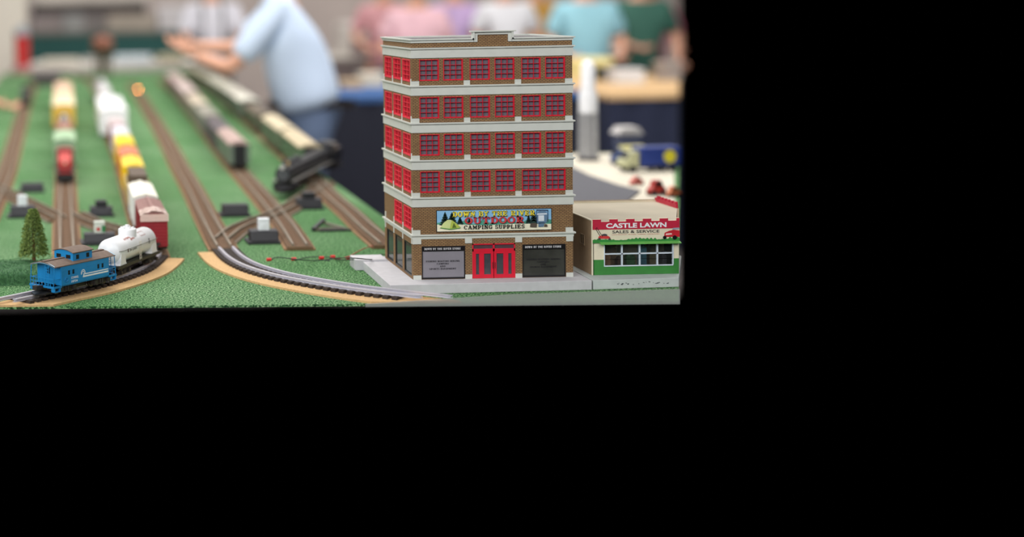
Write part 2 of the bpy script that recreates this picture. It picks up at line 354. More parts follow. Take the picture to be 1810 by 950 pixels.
track('H', 'curved turnout track crossing towards the black steam locomotive', [(392, 420), (415, 402), (445, 389), (480, 377), (512, 361), (545, 340), (575, 318)], M_tieb, M_grey, M_railw, zo=.0012, sp=.03)
track('I', 'turnout track joining the tree side track to the long freight train track', [(136, 374), (155, 384), (180, 394), (214, 404), (250, 418)], M_tieb, M_grey, M_railw, zo=.0012, sp=.03)
track('J', 'turnout track linking the leftmost track with the short train track', [(-20, 322), (20, 340), (62, 360), (108, 384)], M_tieb, M_grey, M_railw, zo=.0012, sp=.03)

# ---- black switch machine boxes
M_blk = mat((34, 34, 40), .5, var=.2, scale=40); M_lant = mat((232, 236, 240), .3); M_redp = mat((196, 44, 44), .4); M_grn = mat((40, 120, 70), .4)
def switch_box(px, py, wpx, hpx, label, lantern=None, cap=False):
    p = tp(px, py); k = p.y/F; wd = wpx*k; ht = hpx*k*.78
    t = thing('switch_box', label, 'switch box', p, .02)
    obj('base', MB().box(-wd*.62, wd*.56, -.004, .06, 0, .006), M_blk, t, .001)
    obj('housing', MB().yz([(0, .006), (.052, .006), (.046, ht), (.008, ht)], -wd/2, wd/2), M_blk, t, .002)
    if cap: obj('motor_cap', MB().box(-wd*.26, wd*.26, .014, .04, ht, ht+.016), M_blk, t, .003)
    if lantern:
        l = obj('lantern', MB().box(-.0125, .0125, .014, .034, ht, ht+.019).box(-.0115, .0115, .015, .033, ht+.019, ht+.0215).box(-.0125, .0125, .014, .034, ht+.0215, ht+.027), M_lant if lantern == 'w' else mat((210, 215, 205), .3), t, .0015)
        obj('lens', MB().cyl((-.003, .0142, ht+.010), (-.003, .0125, ht+.010), .0042, 14), M_lant if lantern == 'w' else M_redp, l)
        if lantern != 'w': obj('side_lens', MB().box(.005, .0135, .0135, .026, ht+.003, ht+.018), M_grn, l)
switch_box(469, 432, 50, 29, 'black switch box with a bright white lantern beside the middle track', 'w')
switch_box(418, 384, 46, 27, 'plain black switch box right of the middle track, no lantern')
switch_box(549, 371, 44, 24, 'low dark switch box directly in front of the black steam locomotive', None, True)
switch_box(177, 434, 56, 25, 'black switch box with red and green lantern behind the tank car', 'rg')
switch_box(180, 384, 40, 22, 'black switch box with a raised motor cap beside the freight train', None, True)
switch_box(40, 386, 44, 26, 'black switch box with pale lantern behind the little tree', 'w')
switch_box(57, 341, 40, 20, 'plain dark switch box between the two leftmost tracks, farthest back')
# black uncoupler frame
p = tp(588, 410)
t = thing('uncoupler_frame', 'small black triangular track frame lying on turf near the outermost track', 'track part', p, .05)
obj('base_bar', MB().box(-.03, .045, 0, .008, 0, .005), M_blk, t); obj('slanted_bar', MB().bar((-.045, .006, .006), (.0, .09, .014), .008, .008), M_blk, t)
obj('cross_bar', MB().bar((0, .085, .008), (.035, .012, .004), .006, .006).bar((-.043, .012, .004), (.03, .022, .004), .006), mat((120, 112, 100), .5), t)

# ================================================================ ROLLING STOCK
M_iron = mat((44, 40, 38), .5, var=.2, scale=150); M_wheel = mat((92, 84, 78), .35, .7); M_ironb = mat((30, 30, 32), .45, var=.2, scale=80)
RZ = .0150
def truck(root, x, n=2, m=None, detail=True):
    m = m or M_iron; hw = .021
    b = MB().box(-.006+x, .006+x, -hw, hw, RZ+.008, RZ+.014)
    for s in (-1, 1):
        b.xz([(x-.026, RZ+.0035), (x-.019, RZ+.0035), (x-.013, RZ+.006), (x-.008, RZ+.002), (x+.008, RZ+.002), (x+.013, RZ+.006), (x+.019, RZ+.0035), (x+.026, RZ+.0035),
              (x+.026, RZ+.0105), (x+.012, RZ+.0135), (x-.012, RZ+.0135), (x-.026, RZ+.0105)], s*hw-.002, s*hw+.002)
        if detail:
            for dx in (-.003, .003): b.cyl((x+dx, s*(hw+.003), RZ+.004), (x+dx, s*(hw+.003), RZ+.011), .0018, 8)
            for dx in (-.018, .018): b.box(x+dx-.0035, x+dx+.0035, s*(hw+.0045)-.0025, s*(hw+.0045)+.0025, RZ+.004, RZ+.0105)
    tr = obj('truck', b, m, root)
    for dx in (-.018, .018):
        w_ = MB()
        for s in (-1, 1):
            w_.cyl((x+dx, s*.0125, RZ+.0078), (x+dx, s*.0158, RZ+.0078), .0088, 16); w_.cyl((x+dx, s*.0158, RZ+.0078), (x+dx, s*.0172, RZ+.0078), .0066, 16)
        w_.cyl((x+dx, -.017, RZ+.0078), (x+dx, .017, RZ+.0078), .0015, 6)
        obj('wheelset', w_, M_wheel, tr)
    return tr
def coupler(root, x, s):
    obj('coupler', MB().box(min(x, x+s*.014), max(x, x+s*.014), -.0035, .0035, RZ+.010, RZ+.015).box(min(x+s*.011, x+s*.02), max(x+s*.011, x+s*.02), -.006, .004, RZ+.009, RZ+.0165), M_iron, root)
def arch(w, zt, rise, n=9):
    return [(-w+2*w*i/n, zt+rise*(1-((-w+2*w*i/n)/w)**2)) for i in range(n+1)]
def car_base(name, label, pos, yaw, L, group=None, trk=.036):
    t = thing(name, label, 'train car', (pos[0], pos[1], 0), yaw, group)
    obj('underframe', MB().box(-L/2, L/2, -.012, .012, RZ+.014, RZ+.019), M_iron, t)
    for s in (-1, 1): truck(t, s*(L/2-trk)); coupler(t, s*L/2, s)
    return t
def boxcar(label, pos, yaw, L, body, roof, hgt=.076, w=.0285, ribs=True, wrap=False, band=None):
    t = car_base('boxcar', label, pos, yaw, L); z0 = RZ+.010; z1 = z0+hgt-.008
    b = MB().box(-L/2+.004, L/2-.004, -w, w, z0, z1)
    b.yz([(-w, z1)] + arch(w, z1, .006) + [(w, z1)], -L/2+.004, L/2-.004)
    if ribs:
        for i in range(10):
            x = -L/2+.014+(L-.028)*i/9
            for s in (-1, 1): b.box(x-.001, x+.001, s*w-.0008, s*w+.0008, z0+.002, z1-.001)
        for s in (-1, 1):
            for k in range(9): b.box(s*(L/2-.004)-.0012, s*(L/2-.004)+.0012, -w+.003, w-.003, z0+.004+k*(z1-z0-.006)/9, z0+.0065+k*(z1-z0-.006)/9)
    obj('body', b, body, t)
    r = MB().yz(arch(w+.0012, z1-.0002, .0068) + arch(w+.0012, z1-.0018, .0068)[::-1], -L/2+.002, L/2-.002)
    for i in range(8): 
        x = -L/2+.012+(L-.024)*i/7; r.yz(arch(w, z1+.0008, .0068)+arch(w, z1-.0004, .0068)[::-1], x-.0008, x+.0008)
    r.box(-L/2+.002, L/2-.002, -.004, .004, z1+.0075, z1+.0087)
    obj('roof', r, roof, t)
    for s in (-1, 1):
        obj('door', MB().box(-.018, .018, s*w-.0016, s*w+.0016, z0+.001, z1-.003).box(-.0195, -.018, s*w-.002, s*w+.002, z0, z1-.002), body, t)
        lad = MB()
        for k in range(6): lad.box(-L/2+.005, -L/2+.013, s*w-.0016, s*w+.0016, z0+.003+k*.007, z0+.004+k*.007)
        obj('ladder', lad, body, t)
    if band: obj('side_band', MB().box(-L/2+.003, L/2-.003, -w-.0006, w+.0006, z0+hgt*.2, z0+hgt*.45), band, t)
    if wrap:
        me = MB(); n = 18; vs = []
        for i in range(n+1):
            for j in range(n+1):
                y = -w-.002+2*(w+.002)*i/n; x = -L/2-.003 + .07*j/n
                zz = z1+.0085*(1-(y/w)**2)+.003*noise.noise(Vector((x*160, y*160, 3)))+.002
                vs.append((x, y, max(zz, z1+.0005)))
        me.add(vs, [(i*(n+1)+j, (i+1)*(n+1)+j, (i+1)*(n+1)+j+1, i*(n+1)+j+1) for i in range(n) for j in range(n)], True)
        vs = []
        for i in range(n+1):
            for j in range(9):
                y = -w-.002+2*(w+.002)*i/n; z = z1+.004-.016*j/8
                vs.append((-L/2-.0035-.002*abs(noise.noise(Vector((y*170, z*170, 1)))), y, z))
        me.add(vs, [(i*9+j, (i+1)*9+j, (i+1)*9+j+1, i*9+j+1) for i in range(n) for j in range(8)], True)
        wm = glass_mat((252, 226, 214), .35, .12)
        obj('plastic_wrap', me, wm, t)
    return t
def gondola(label, pos, yaw, L, body, load):
    t = car_base('gondola_car', label, pos, yaw, L); z0 = RZ+.017; w = .028; h = .048
    b = MB().box(-L/2+.003, L/2-.003, -w, w, z0, z0+.003)
    for s in (-1, 1): b.box(-L/2+.003, L/2-.003, s*w-.0018, s*w+.0018, z0, z0+h).box(s*(L/2-.005)-.002, s*(L/2-.005)+.002, -w, w, z0, z0+h)
    for i in range(9):
        x = -L/2+.012+(L-.024)*i/8
        for s in (-1, 1): b.box(x-.0015, x+.0015, s*(w+.0018)-.001, s*(w+.0018)+.001, z0, z0+h)
    obj('body', b, body, t)
    l = tag(obj('cargo_crate', MB().box(-L*.42, L*.3, -w+.006, w-.006, z0+.003, z0+.075), load), 'dark crate riding inside the tan open gondola', 'crate')
    l.location = (pos[0], pos[1], 0); l.rotation_euler = (0, 0, yaw)
    return t
def tank_car(label, pos, yaw, L, m, deckm, r=.0255, deco=False):
    t = car_base('tank_car', label, pos, yaw, L); zc = RZ+.0215+r-.002; l2 = L/2-.010
    prof = [(0, -l2-.002), (r*.5, -l2), (r*.85, -l2+.004), (r, -l2+.010), (r, l2-.010), (r*.85, l2-.004), (r*.5, l2), (0, l2+.002)]
    M = Matrix.Rotation(pi/2, 4, 'Y')
    obj('tank', MB().lathe(prof, (0, 0, zc), 32, M), m, t)
    obj('dome', MB().lathe([(.0185, -.008), (.0185, .011), (.0175, .0130), (.008, .0145), (0, .015)], (0, 0, zc+r-.004), 24), m, t)
    v = MB()
    for a in range(6): v.cyl((.0115*cos(a), .0115*sin(a), zc+r+.007), (.0115*cos(a), .0115*sin(a), zc+r+.0125), .0028, 8)
    v.cyl((0, 0, zc+r+.009), (0, 0, zc+r+.0165), .0045, 10)
    obj('dome_valve', v, m, t)
    d = MB().box(-L/2+.002, L/2-.002, -.0265, .0265, RZ+.0185, RZ+.0215)
    for s in (-1, 1): d.box(-L/2+.002, L/2-.002, s*.026-.0012, s*.026+.0012, RZ+.0155, RZ+.0215)
    obj('deck', d, deckm, t)
    for s in (-1, 1):
        sd = MB().xz([(s*(l2-.018)-.016, RZ+.0213), (s*(l2-.018)+.016, RZ+.0213), (s*(l2-.018)+.012, RZ+.025), (s*(l2-.018)+.009, zc-.002), (s*(l2-.018)-.009, zc-.002), (s*(l2-.018)-.012, RZ+.025)], -.0258, .0258)
        obj('saddle', sd, m, t)
        obj('handrail', MB().tube([(-l2*.98, s*(r*.95), zc+.004), (-l2*.86, s*(r+.0032), zc+.004), (l2*.86, s*(r+.0032), zc+.004), (l2*.98, s*(r*.95), zc+.004)], .0006, 5), mat((90, 80, 72), .5), t)
        ld = MB()
        for dx in (-.0035, .0035): ld.bar((dx, s*(r+.0022), zc+.012), (dx, s*(r+.0028), RZ+.02), .0008)
        for k in range(7): ld.bar((-.0035, s*(r+.0026), RZ+.023+k*.0055), (.0035, s*(r+.0026), RZ+.023+k*.0055), .0008)
        obj('ladder', ld, mat((214, 208, 196), .4), t)
    if deco:
        def wrapdeco(nm, me_, colr, x0, ang0, dy=.0004):
            for vtx in me_.vertices:
                a = ang0 - vtx.co.z/r
                vtx.co = (x0+vtx.co.x, -(r+dy)*cos(a), zc+(r+dy)*sin(a))
            me_.materials.clear(); me_.materials.append(colr); obj(nm, me_, None, t)
        rd = mat((176, 84, 58), .5); bk = mat((60, 50, 50), .5)
        def sub(me_):
            bm = bmesh.new(); bm.from_mesh(me_); bmesh.ops.triangulate(bm, faces=bm.faces); bm.to_mesh(me_); bm.free(); return me_
        wrapdeco('lettering', sub(text_mesh('Jos. Huber', .034, .0062, .01)), bk, -.046, .10)
        wrapdeco('lettering', sub(text_mesh('Huber', .030, .0062, .01)), rd, -.050, 1.05)
        wrapdeco('lettering', sub(text_mesh('Beer', .020, .0052, .02)), rd, -.026, .85)
        dl = MB()
        for q in range(5): dl.box(0, .006-.001*(q % 2), -.0002, .0002, q*.0022, q*.0022+.0012)
        wrapdeco('data_lines', dl.mesh(), bk, .046, .35)
        fr = MB()
        for (x0_, x1_, z0_, z1_) in ((0, .022, 0, .0008), (0, .022, .0102, .011), (0, .0008, 0, .011), (.0212, .022, 0, .011)): fr.box(x0_, x1_, -.0002, .0002, z0_, z1_)
        wrapdeco('label_frame', fr.mesh(), rd, .022, 1.15, .0005)
        em = MB().box(0, .0045, -.0002, .0002, 0, .007); wrapdeco('emblem', em.mesh(), mat((120, 72, 58), .5), -.055, .16)
    return t
def on(key, Y, L):
    c = TR[key]; b = min(c, key=lambda p: abs(p.y-Y)); i = c.index(b)
    a = c[max(0, i-4)]; e = c[min(len(c)-1, i+4)]
    return (b.x, b.y), math.atan2(e.y-a.y, e.x-a.x)

# ---- blue caboose (front end towards -x)
M_blue = mat((30, 134, 196), .38, var=.06, scale=40); M_roof = mat((112, 94, 82), .8, var=.12, scale=120, bump=.2); M_wht = mat((236, 238, 240), .5, var=.03)
M_dark = mat((14, 16, 22), .5)
cf, cr_ = Vector((-.034, 2.671, 0)), Vector((.082, 2.792, 0))
Lc = .168; CS = 1.13; crn = tp(110, 508, .028); lp = TR['loop']; ln_ = lambda q: min(range(len(lp)), key=lambda i: (lp[i].xy-q.xy).length)
i0 = ln_(crn); i1 = ln_(crn+Vector((.11, .12, 0))); dvc = (lp[i1]-lp[i0]).normalized(); yawc = math.atan2(dvc.y, dvc.x)
cpos = Vector((crn.x, crn.y, 0)) + Vector((-dvc.y, dvc.x, 0))*.0265*CS + dvc*((Lc/2-.004)*CS*.86 - .016)
t = thing('caboose', 'blue caboose with brown roof and white striped logo at the end of the train', 'train car', cpos - Vector((0, 0, RZ*(CS-1))), yawc); t.scale = (CS*.86, CS, CS)
hl = Lc/2; cw_ = .0265; z0 = RZ+.0145; z1 = z0+.031
def side_holes(): return [(-.045, .0175), (-.033, .0175), (.037, .0175), (.049, .0175)]
b = MB()
xs = hl-.017
for s in (-1, 1):
    y0, y1 = (s*cw_-.0012, s*cw_+.0012)
    cuts = sorted(side_holes()); px_ = -xs; zb, zt = z0+.015, z0+.0225
    b.box(-xs, xs, y0, y1, z0, zb); b.box(-xs, xs, y0, y1, zt, z1)
    for (hx, _) in cuts: b.box(px_, hx-.0031, y0, y1, zb, zt); px_ = hx+.0031
    b.box(px_, xs, y0, y1, zb, zt)
    for sx in (-1, 1):                     # end walls with door opening
        b.box(sx*xs-.0012, sx*xs+.0012, min(0, s*cw_)+(.005 if s > 0 else 0), max(0, s*cw_)-(.005 if s < 0 else 0), z0, z1+.001)
b.box(-hl, hl, -cw_, cw_, z0-.002, z0)
obj('body', b, M_blue, t, .0003)
for (sx) in (-1, 1):
    d = obj('end_door', MB().box(sx*xs-.0006, sx*xs+.0006, -.005, .005, z0, z1), M_blue, t)
    obj('door_window', MB().box(sx*xs-.0016, sx*xs+.0016, -.0022, .0030, z0+.017, z0+.027), M_dark, d)
    obj('end_roof_edge', MB().yz(arch(cw_+.001, z1+.0016, .0055)+arch(cw_+.001, z1-.0002, .0050)[::-1], sx*hl-.0008, sx*hl+.0008), mat((150, 200, 226), .5), t)
for s in (-1, 1):
    for (hx, _) in side_holes(): obj('window', MB().box(hx-.0033, hx+.0033, s*cw_-.0003, s*cw_+.0003, z0+.0148, z0+.0228), M_dark, t)
r = MB().yz(arch(cw_+.0018, z1+.001, .0062)+arch(cw_+.0018, z1-.0004, .0062)[::-1], -hl-.001, hl+.001)
r.box(-hl, -.026, -.0035, .0035, z1+.0075, z1+.0086).box(.028, hl, -.0035, .0035, z1+.0075, z1+.0086)
obj('roof', r, M_roof, t)
ce = .027; cz0 = z1+.003; cz1 = cz0+.0135; cy = .0215
b = MB()
b.yz([(-cy, cz0-.003)]+arch(cy, cz1, .004)+[(cy, cz0-.003)], -ce, ce)
obj('cupola', b, M_blue, t, .0004)
obj('cupola_roof', MB().yz(arch(cy+.0018, cz1+.0012, .0045)+arch(cy+.0018, cz1, .0045)[::-1], -ce-.002, ce+.002), M_roof, t)
for (x0_, x1_) in ((-.018, -.0105), (.0105, .018)):
    for s in (-1, 1): obj('cupola_window', MB().box(x0_, x1_, s*cy-.0005, s*cy+.0005, cz0+.003, cz0+.010), M_dark, t)
for sx in (-1, 1):
    for (y0_, y1_) in ((-.016, -.006), (.006, .016)): obj('cupola_window', MB().box(sx*ce-.0005, sx*ce+.0005, y0_, y1_, cz0+.004, cz0+.010), M_dark, t)
for sx in (-1, 1):
    pl = MB().box(min(sx*xs, sx*(hl+.004)), max(sx*xs, sx*(hl+.004)), -cw_-.002, cw_+.002, z0-.003, z0)
    for s in (-1, 1):
        pl.box(sx*(hl-.006)-.008, sx*(hl-.006)+.008, s*(cw_-.002)-.004, s*(cw_-.002)+.004, z0-.0095, z0-.0085).box(sx*(hl-.006)-.008, sx*(hl-.006)-.0065, s*(cw_-.002)-.004, s*(cw_-.002)+.004, z0-.0095, z0)
        pl.box(sx*(hl-.006)+.0065, sx*(hl-.006)+.008, s*(cw_-.002)-.004, s*(cw_-.002)+.004, z0-.0095, z0)
    obj('platform', pl, M_blue, t)
    rl = MB(); xx = sx*(hl+.003)
    for z in (.012, .006): rl.bar((xx, -cw_, z0+z), (xx, cw_, z0+z), .0010)
    for k in range(9): y = -cw_+2*cw_*k/8; rl.bar((xx, y, z0), (xx, y, z0+.012), .0008)
    for s in (-1, 1): rl.bar((xx, s*cw_, z0), (sx*hl, s*cw_, z1), .0010); rl.bar((xx, s*cw_, z0+.011), (sx*xs, s*cw_, z0+.011), .0010)
    obj('railing', rl, M_blue, t)
    ld = MB()
    for y in (-.016, -.008): ld.bar((xx, y, z0), (xx, y, z1+.003), .0009)
    for k in range(7): ld.bar((xx, -.016, z0+.003+k*.0045), (xx, -.008, z0+.003+k*.0045), .0008)
    obj('ladder', ld, M_blue, t)
    truck(t, sx*.048); coupler(t, sx*(hl+.004), sx)
# logo and lettering on the visible side
lg = MB(); yy = -cw_-.0015
for (r0, r1, a1) in ((.0050, .0065, 180), (.0026, .0040, 180)):
    for i in range(14):
        a, bb = radians(-10+(a1+30)*i/14), radians(-10+(a1+30)*(i+1)/14)
        lg.add([(-.007+r0*cos(a), yy, z0+.013+r0*sin(a)), (-.007+r1*cos(a), yy, z0+.013+r1*sin(a)), (-.007+r1*cos(bb), yy, z0+.013+r1*sin(bb)), (-.007+r0*cos(bb), yy, z0+.013+r0*sin(bb))], [(0, 1, 2, 3)])
lg.box(-.003, .064, yy-.0001, yy+.0001, z0+.0105, z0+.0122).box(-.007, .064, yy-.0001, yy+.0001, z0+.0062, z0+.0088)
lg.add([(-.0045, yy, z0+.015), (-.0025, yy, z0+.015), (-.005, yy, z0+.0062), (-.0085, yy, z0+.0062)], [(0, 1, 2, 3)])
obj('logo', lg, M_wht, t)
obj('lettering', text_mesh('CONRAIL', .020, .0038, .03), M_wht, t, loc=(-.040, yy, z0+.0075))
obj('lettering', text_mesh('18724', .017, .0036, .02), M_wht, t, loc=(-.040, yy, z0+.0015))
obj('brake_wheel', MB().tube([(-.054+.0042*cos(a*pi/8), yy-.0005, z0+.008+.0036*sin(a*pi/8)) for a in range(17)], .0005, 5).box(-.056, -.052, yy-.0004, yy, z0+.0075, z0+.0085), M_blue, t)
obj('tool_box', MB().box(-.02, .02, -.012, .012, z0-.012, z0-.003), M_iron, t)
obj('coupler_plate', MB().prism([(-hl-.030, -.007), (-hl-.012, -.016), (-hl+.012, -.014), (-hl+.012, .014), (-hl-.018, .012)], RZ+.0015, RZ+.004), M_ironb, t)
# ---- white tank car on the curve
ta, tb = tp(206, 476, .034), tp(286, 444, .034)
dd = (tb-ta); yawt = math.atan2(dd.y, dd.x); side = Vector((-sin(yawt), cos(yawt), 0))
mid = Vector(((ta.x+tb.x)/2, (ta.y+tb.y)/2, 0)) + side*.027
tank_car('white tank car with round dome, behind the blue caboose on the curve', mid, yawt, .205, mat((238, 238, 240), .3, var=.03), mat((52, 50, 42), .5), r=.0262, deco=True)
# ---- long freight train
def put(fn, key, Ya, Yb, label, **k):
    (x, y), a = on(key, (Ya+Yb)/2, 0); L = (Yb-Ya)
    if key in ('C', 'B', 'A') and False: a += pi
    t_ = fn(label, (x, y), a, L, **k)
    t_['group'] = {'C': 'cars of the long yellow and white freight train', 'B': 'cars of the short train on the tree side track', 'E': 'cars of the train with the black end door', 'F': 'passenger cars on the outermost track'}.get(key, 'rolling stock on the leftmost track')
    return t_
put(boxcar, 'C', 3.03, 3.28, 'maroon boxcar with crinkled clear plastic over its roof end', body=mat((142, 28, 40), .45), roof=mat((150, 112, 106), .7), wrap=True)
put(boxcar, 'C', 3.31, 3.57, 'cream white boxcar right behind the maroon boxcar', body=mat((232, 232, 226), .5), roof=mat((244, 240, 226), .6))
put(gondola, 'C', 3.60, 3.88, 'tan open gondola between white boxcar and yellow boxcar', body=mat((200, 176, 120), .6), load=mat((92, 76, 62), .7))
put(boxcar, 'C', 3.94, 4.20, 'bright yellow boxcar just behind the tan gondola', body=mat((250, 206, 16), .45), roof=mat((250, 214, 70), .5))
put(boxcar, 'C', 4.24, 4.52, 'salmon red boxcar between two yellow boxcars', body=mat((216, 92, 70), .5), roof=mat((214, 128, 96), .6), band=mat((212, 170, 60), .5))
put(boxcar, 'C', 4.58, 4.88, 'smaller looking yellow boxcar beyond the salmon red one', body=mat((250, 212, 20), .45), roof=mat((252, 220, 40), .5))
put(boxcar, 'C', 4.94, 5.26, 'pale lilac white boxcar beyond the farther yellow boxcar', body=mat((214, 212, 224), .5), roof=mat((224, 222, 230), .5))
put(boxcar, 'C', 5.32, 5.62, 'dull red boxcar in front of the big white hopper', body=mat((166, 86, 74), .5), roof=mat((208, 190, 190), .5))
put(boxcar, 'C', 5.72, 6.60, 'tall long pure white hopper car with bulging roof', body=mat((246, 246, 250), .4), roof=mat((250, 250, 252), .4), hgt=.105, w=.056, ribs=False)
put(tank_car, 'C', 6.75, 7.45, 'grey white tank car ahead of the tall white hopper', m=mat((216, 214, 216), .3), deckm=M_iron, r=.036)
put(tank_car, 'C', 7.6, 8.6, 'farthest tank car with a bright glint, on the bend of the track', m=mat((222, 220, 222), .15, .3), deckm=M_iron, r=.04)
# ---- short train on the tree side track
def diesel(label, pos, yaw, L, body, nose, stripe):
    t = car_base('diesel_locomotive', label, pos, yaw, L); z0 = RZ+.017; w = .0275
    obj('frame', MB().box(-L/2, L/2, -w, w, z0, z0+.008).box(-L/2-.004, -L/2+.002, -w, w, RZ+.003, z0+.004), M_ironb, t)
    obj('hood', MB().box(-L/2+.008, L/2-.03, -w*.72, w*.72, z0+.008, z0+.046), nose, t, .003)
    c = obj('cab', MB().yz([(-w, z0+.008)]+arch(w, z0+.054, .005)+[(w, z0+.008)], L/2-.07, L/2-.02), body, t, .001)
    for s in (-1, 1): obj('cab_window', MB().box(L/2-.0706, L/2-.0695, s*.014-.008, s*.014+.008, z0+.036, z0+.050), M_dark, c)
    obj('stripe', MB().box(-L/2+.0068, L/2-.03, -w*.74, w*.74, z0+.016, z0+.024), stripe, t)
    obj('headlight', MB().cyl((-L/2+.009, 0, z0+.041), (-L/2+.004, 0, z0+.041), .004, 12), mat((210, 205, 190), .2), t)
    for s in (-1, 1):
        rl = MB().bar((-L/2+.004, s*w, z0+.024), (L/2-.07, s*w, z0+.024), .001)
        for k in range(5): x = -L/2+.004+k*(L-.08)/4; rl.bar((x, s*w, z0+.008), (x, s*w, z0+.024), .001)
        obj('railing', rl, M_iron, t)
    return t
put(diesel, 'B', 4.27, 4.62, 'dark diesel locomotive with red hood heading the short train', body=mat((150, 60, 58), .5), nose=mat((196, 62, 56), .45), stripe=mat((96, 28, 44), .5))
put(boxcar, 'B', 4.66, 5.02, 'pale green boxcar right behind the red hooded locomotive', body=mat((150, 178, 146), .5), roof=mat((168, 196, 160), .5), hgt=.085, w=.036)
put(boxcar, 'B', 5.08, 5.5, 'brown red boxcar beyond the pale green boxcar', body=mat((150, 86, 72), .5), roof=mat((150, 100, 82), .6))
put(tank_car, 'B', 5.6, 6.05, 'silver tank car in front of the yellow boxcars', m=mat((170, 166, 160), .12, .8), deckm=M_iron, r=.03)
put(boxcar, 'B', 6.15, 7.0, 'cream roofed yellow boxcar in the middle of the short train', body=mat((228, 184, 70), .5), roof=mat((240, 222, 186), .5), hgt=.1, w=.047)
put(boxcar, 'B', 7.1, 8.0, 'farthest orange yellow boxcar of the short train', body=mat((226, 170, 60), .5), roof=mat((232, 196, 170), .5), hgt=.1, w=.046)
put(diesel, 'A', 7.6, 8.3, 'black locomotive far away on the leftmost track', body=mat((50, 48, 50), .5), nose=mat((44, 46, 48), .5), stripe=mat((60, 60, 60), .5))
# ---- train with the open black end
def passenger(label, pos, yaw, L, body, roof, stripe=None, w=.031, hgt=.074, endm=None):
    t = car_base('passenger_car', label, pos, yaw, L, trk=.05); z0 = RZ+.015; z1 = z0+hgt-.02
    b = MB().box(-L/2+.003, L/2-.003, -w, w, z0, z1); obj('body', b, body, t)
    obj('roof', MB().yz([(-w, z1)]+arch(w, z1+.001, .013)+[(w, z1)], -L/2+.003, L/2-.003), roof, t)
    n = max(4, int(L/.035))
    for s in (-1, 1):
        for i in range(n):
            x = -L/2+.03+(L-.06)*i/(n-1)
            obj('window', MB().box(x-.009, x+.009, s*w-.0008, s*w+.0008, z0+.027, z0+.043), mat((70, 72, 70), .15), t)
    obj('vestibule', MB().box(-L/2-.003, -L/2+.004, -w*.55, w*.55, z0, z1+.002), endm or M_dark, t)
    if stripe: obj('stripe', MB().box(-L/2+.002, L/2-.002, -w-.0006, w+.0006, z0+.006, z0+.016), stripe, t)
    return t
olive = mat((92, 104, 84), .5)
put(passenger, 'E', 4.50, 5.00, 'grey green passenger car whose open black doorway faces the camera', body=mat((108, 122, 108), .5), roof=mat((176, 150, 142), .6), w=.033, hgt=.082)
put(boxcar, 'E', 5.06, 5.62, 'dark mauve boxcar behind the car with the black doorway', body=mat((74, 68, 72), .5), roof=mat((92, 84, 88), .5), w=.033, hgt=.075)
put(boxcar, 'E', 5.70, 6.3, 'grey boxcar halfway along the train with the black doorway', body=mat((120, 124, 112), .5), roof=mat((150, 146, 134), .5), w=.035, hgt=.075)
put(boxcar, 'E', 6.4, 7.1, 'beige roofed boxcar far along the train with the black doorway', body=mat((128, 128, 112), .5), roof=mat((206, 192, 172), .5), w=.036, hgt=.075)
put(boxcar, 'E', 7.2, 8.1, 'pale pinkish boxcar farthest along the middle right train', body=mat((150, 132, 124), .5), roof=mat((214, 196, 190), .5), w=.038, hgt=.08)
put(boxcar, 'E', 8.2, 9.2, 'dusky pink boxcar at the very far end near the hands', body=mat((120, 100, 96), .5), roof=mat((196, 172, 168), .5), w=.04, hgt=.08)
# ---- outermost passenger train
put(passenger, 'F', 4.36, 4.88, 'green passenger car with beige roof just behind the steam locomotive', body=mat((84, 108, 78), .5), roof=mat((192, 176, 144), .6), w=.036, hgt=.085)
put(passenger, 'F', 4.93, 5.55, 'second beige roofed green passenger car from the steam locomotive', body=mat((96, 108, 84), .5), roof=mat((196, 182, 152), .6), w=.038, hgt=.085)
put(passenger, 'F', 5.75, 6.35, 'dark roofed passenger car between beige and white roofed cars', body=mat((86, 84, 66), .5), roof=mat((96, 84, 68), .6), w=.036, hgt=.075)
put(passenger, 'F', 6.45, 7.45, 'passenger car with a clean white roof beside the leaning man', body=mat((96, 106, 92), .5), roof=mat((224, 220, 206), .6), w=.046, hgt=.09)
put(passenger, 'F', 7.55, 8.7, 'grey white roofed passenger car under the reaching arm', body=mat((104, 112, 92), .5), roof=mat((184, 180, 164), .6), w=.046, hgt=.085)
put(passenger, 'F', 8.8, 10.2, 'last olive passenger car beyond the hands', body=mat((100, 100, 80), .5), roof=mat((146, 140, 118), .6), w=.046, hgt=.085)
# ---- black steam locomotive
pf, pr = tp(500, 352), tp(583, 306)
dv = pr-pf; ys = math.atan2(dv.y, dv.x); Ls = dv.length
t = thing('steam_locomotive', 'black steam locomotive crossing diagonally near the turf table edge', 'locomotive', (pf+pr)/2, ys)
k = Ls/.36; M_st = mat((38, 38, 42), .32, var=.2, scale=50); hs = Ls/2; zb = RZ+.052
obj('boiler', MB().cyl((-hs+.012, 0, zb), (hs-.10, 0, zb+.002), .021, 24, .025).cyl((-hs+.006, 0, zb), (-hs+.012, 0, zb), .023, 24), M_st, t)
obj('smokebox_door', MB().cyl((-hs+.001, 0, zb), (-hs+.006, 0, zb), .017, 20), mat((90, 92, 96), .35, .5), t)
obj('headlight', MB().cyl((-hs-.006, 0, zb+.021), (-hs+.008, 0, zb+.021), .0065, 14), mat((190, 190, 186), .2), t)
obj('smokestack', MB().lathe([(.008, 0), (.0065, .006), (.0085, .016), (.006, .016), (.006, .004)], (-hs+.028, 0, zb+.020), 16), M_st, t)
for i, x in enumerate((.10, .17)): obj('dome', MB().lathe([(.012, 0), (.012, .009), (.009, .013), (0, .015)], (-hs+x, 0, zb+.022), 16), M_st, t)
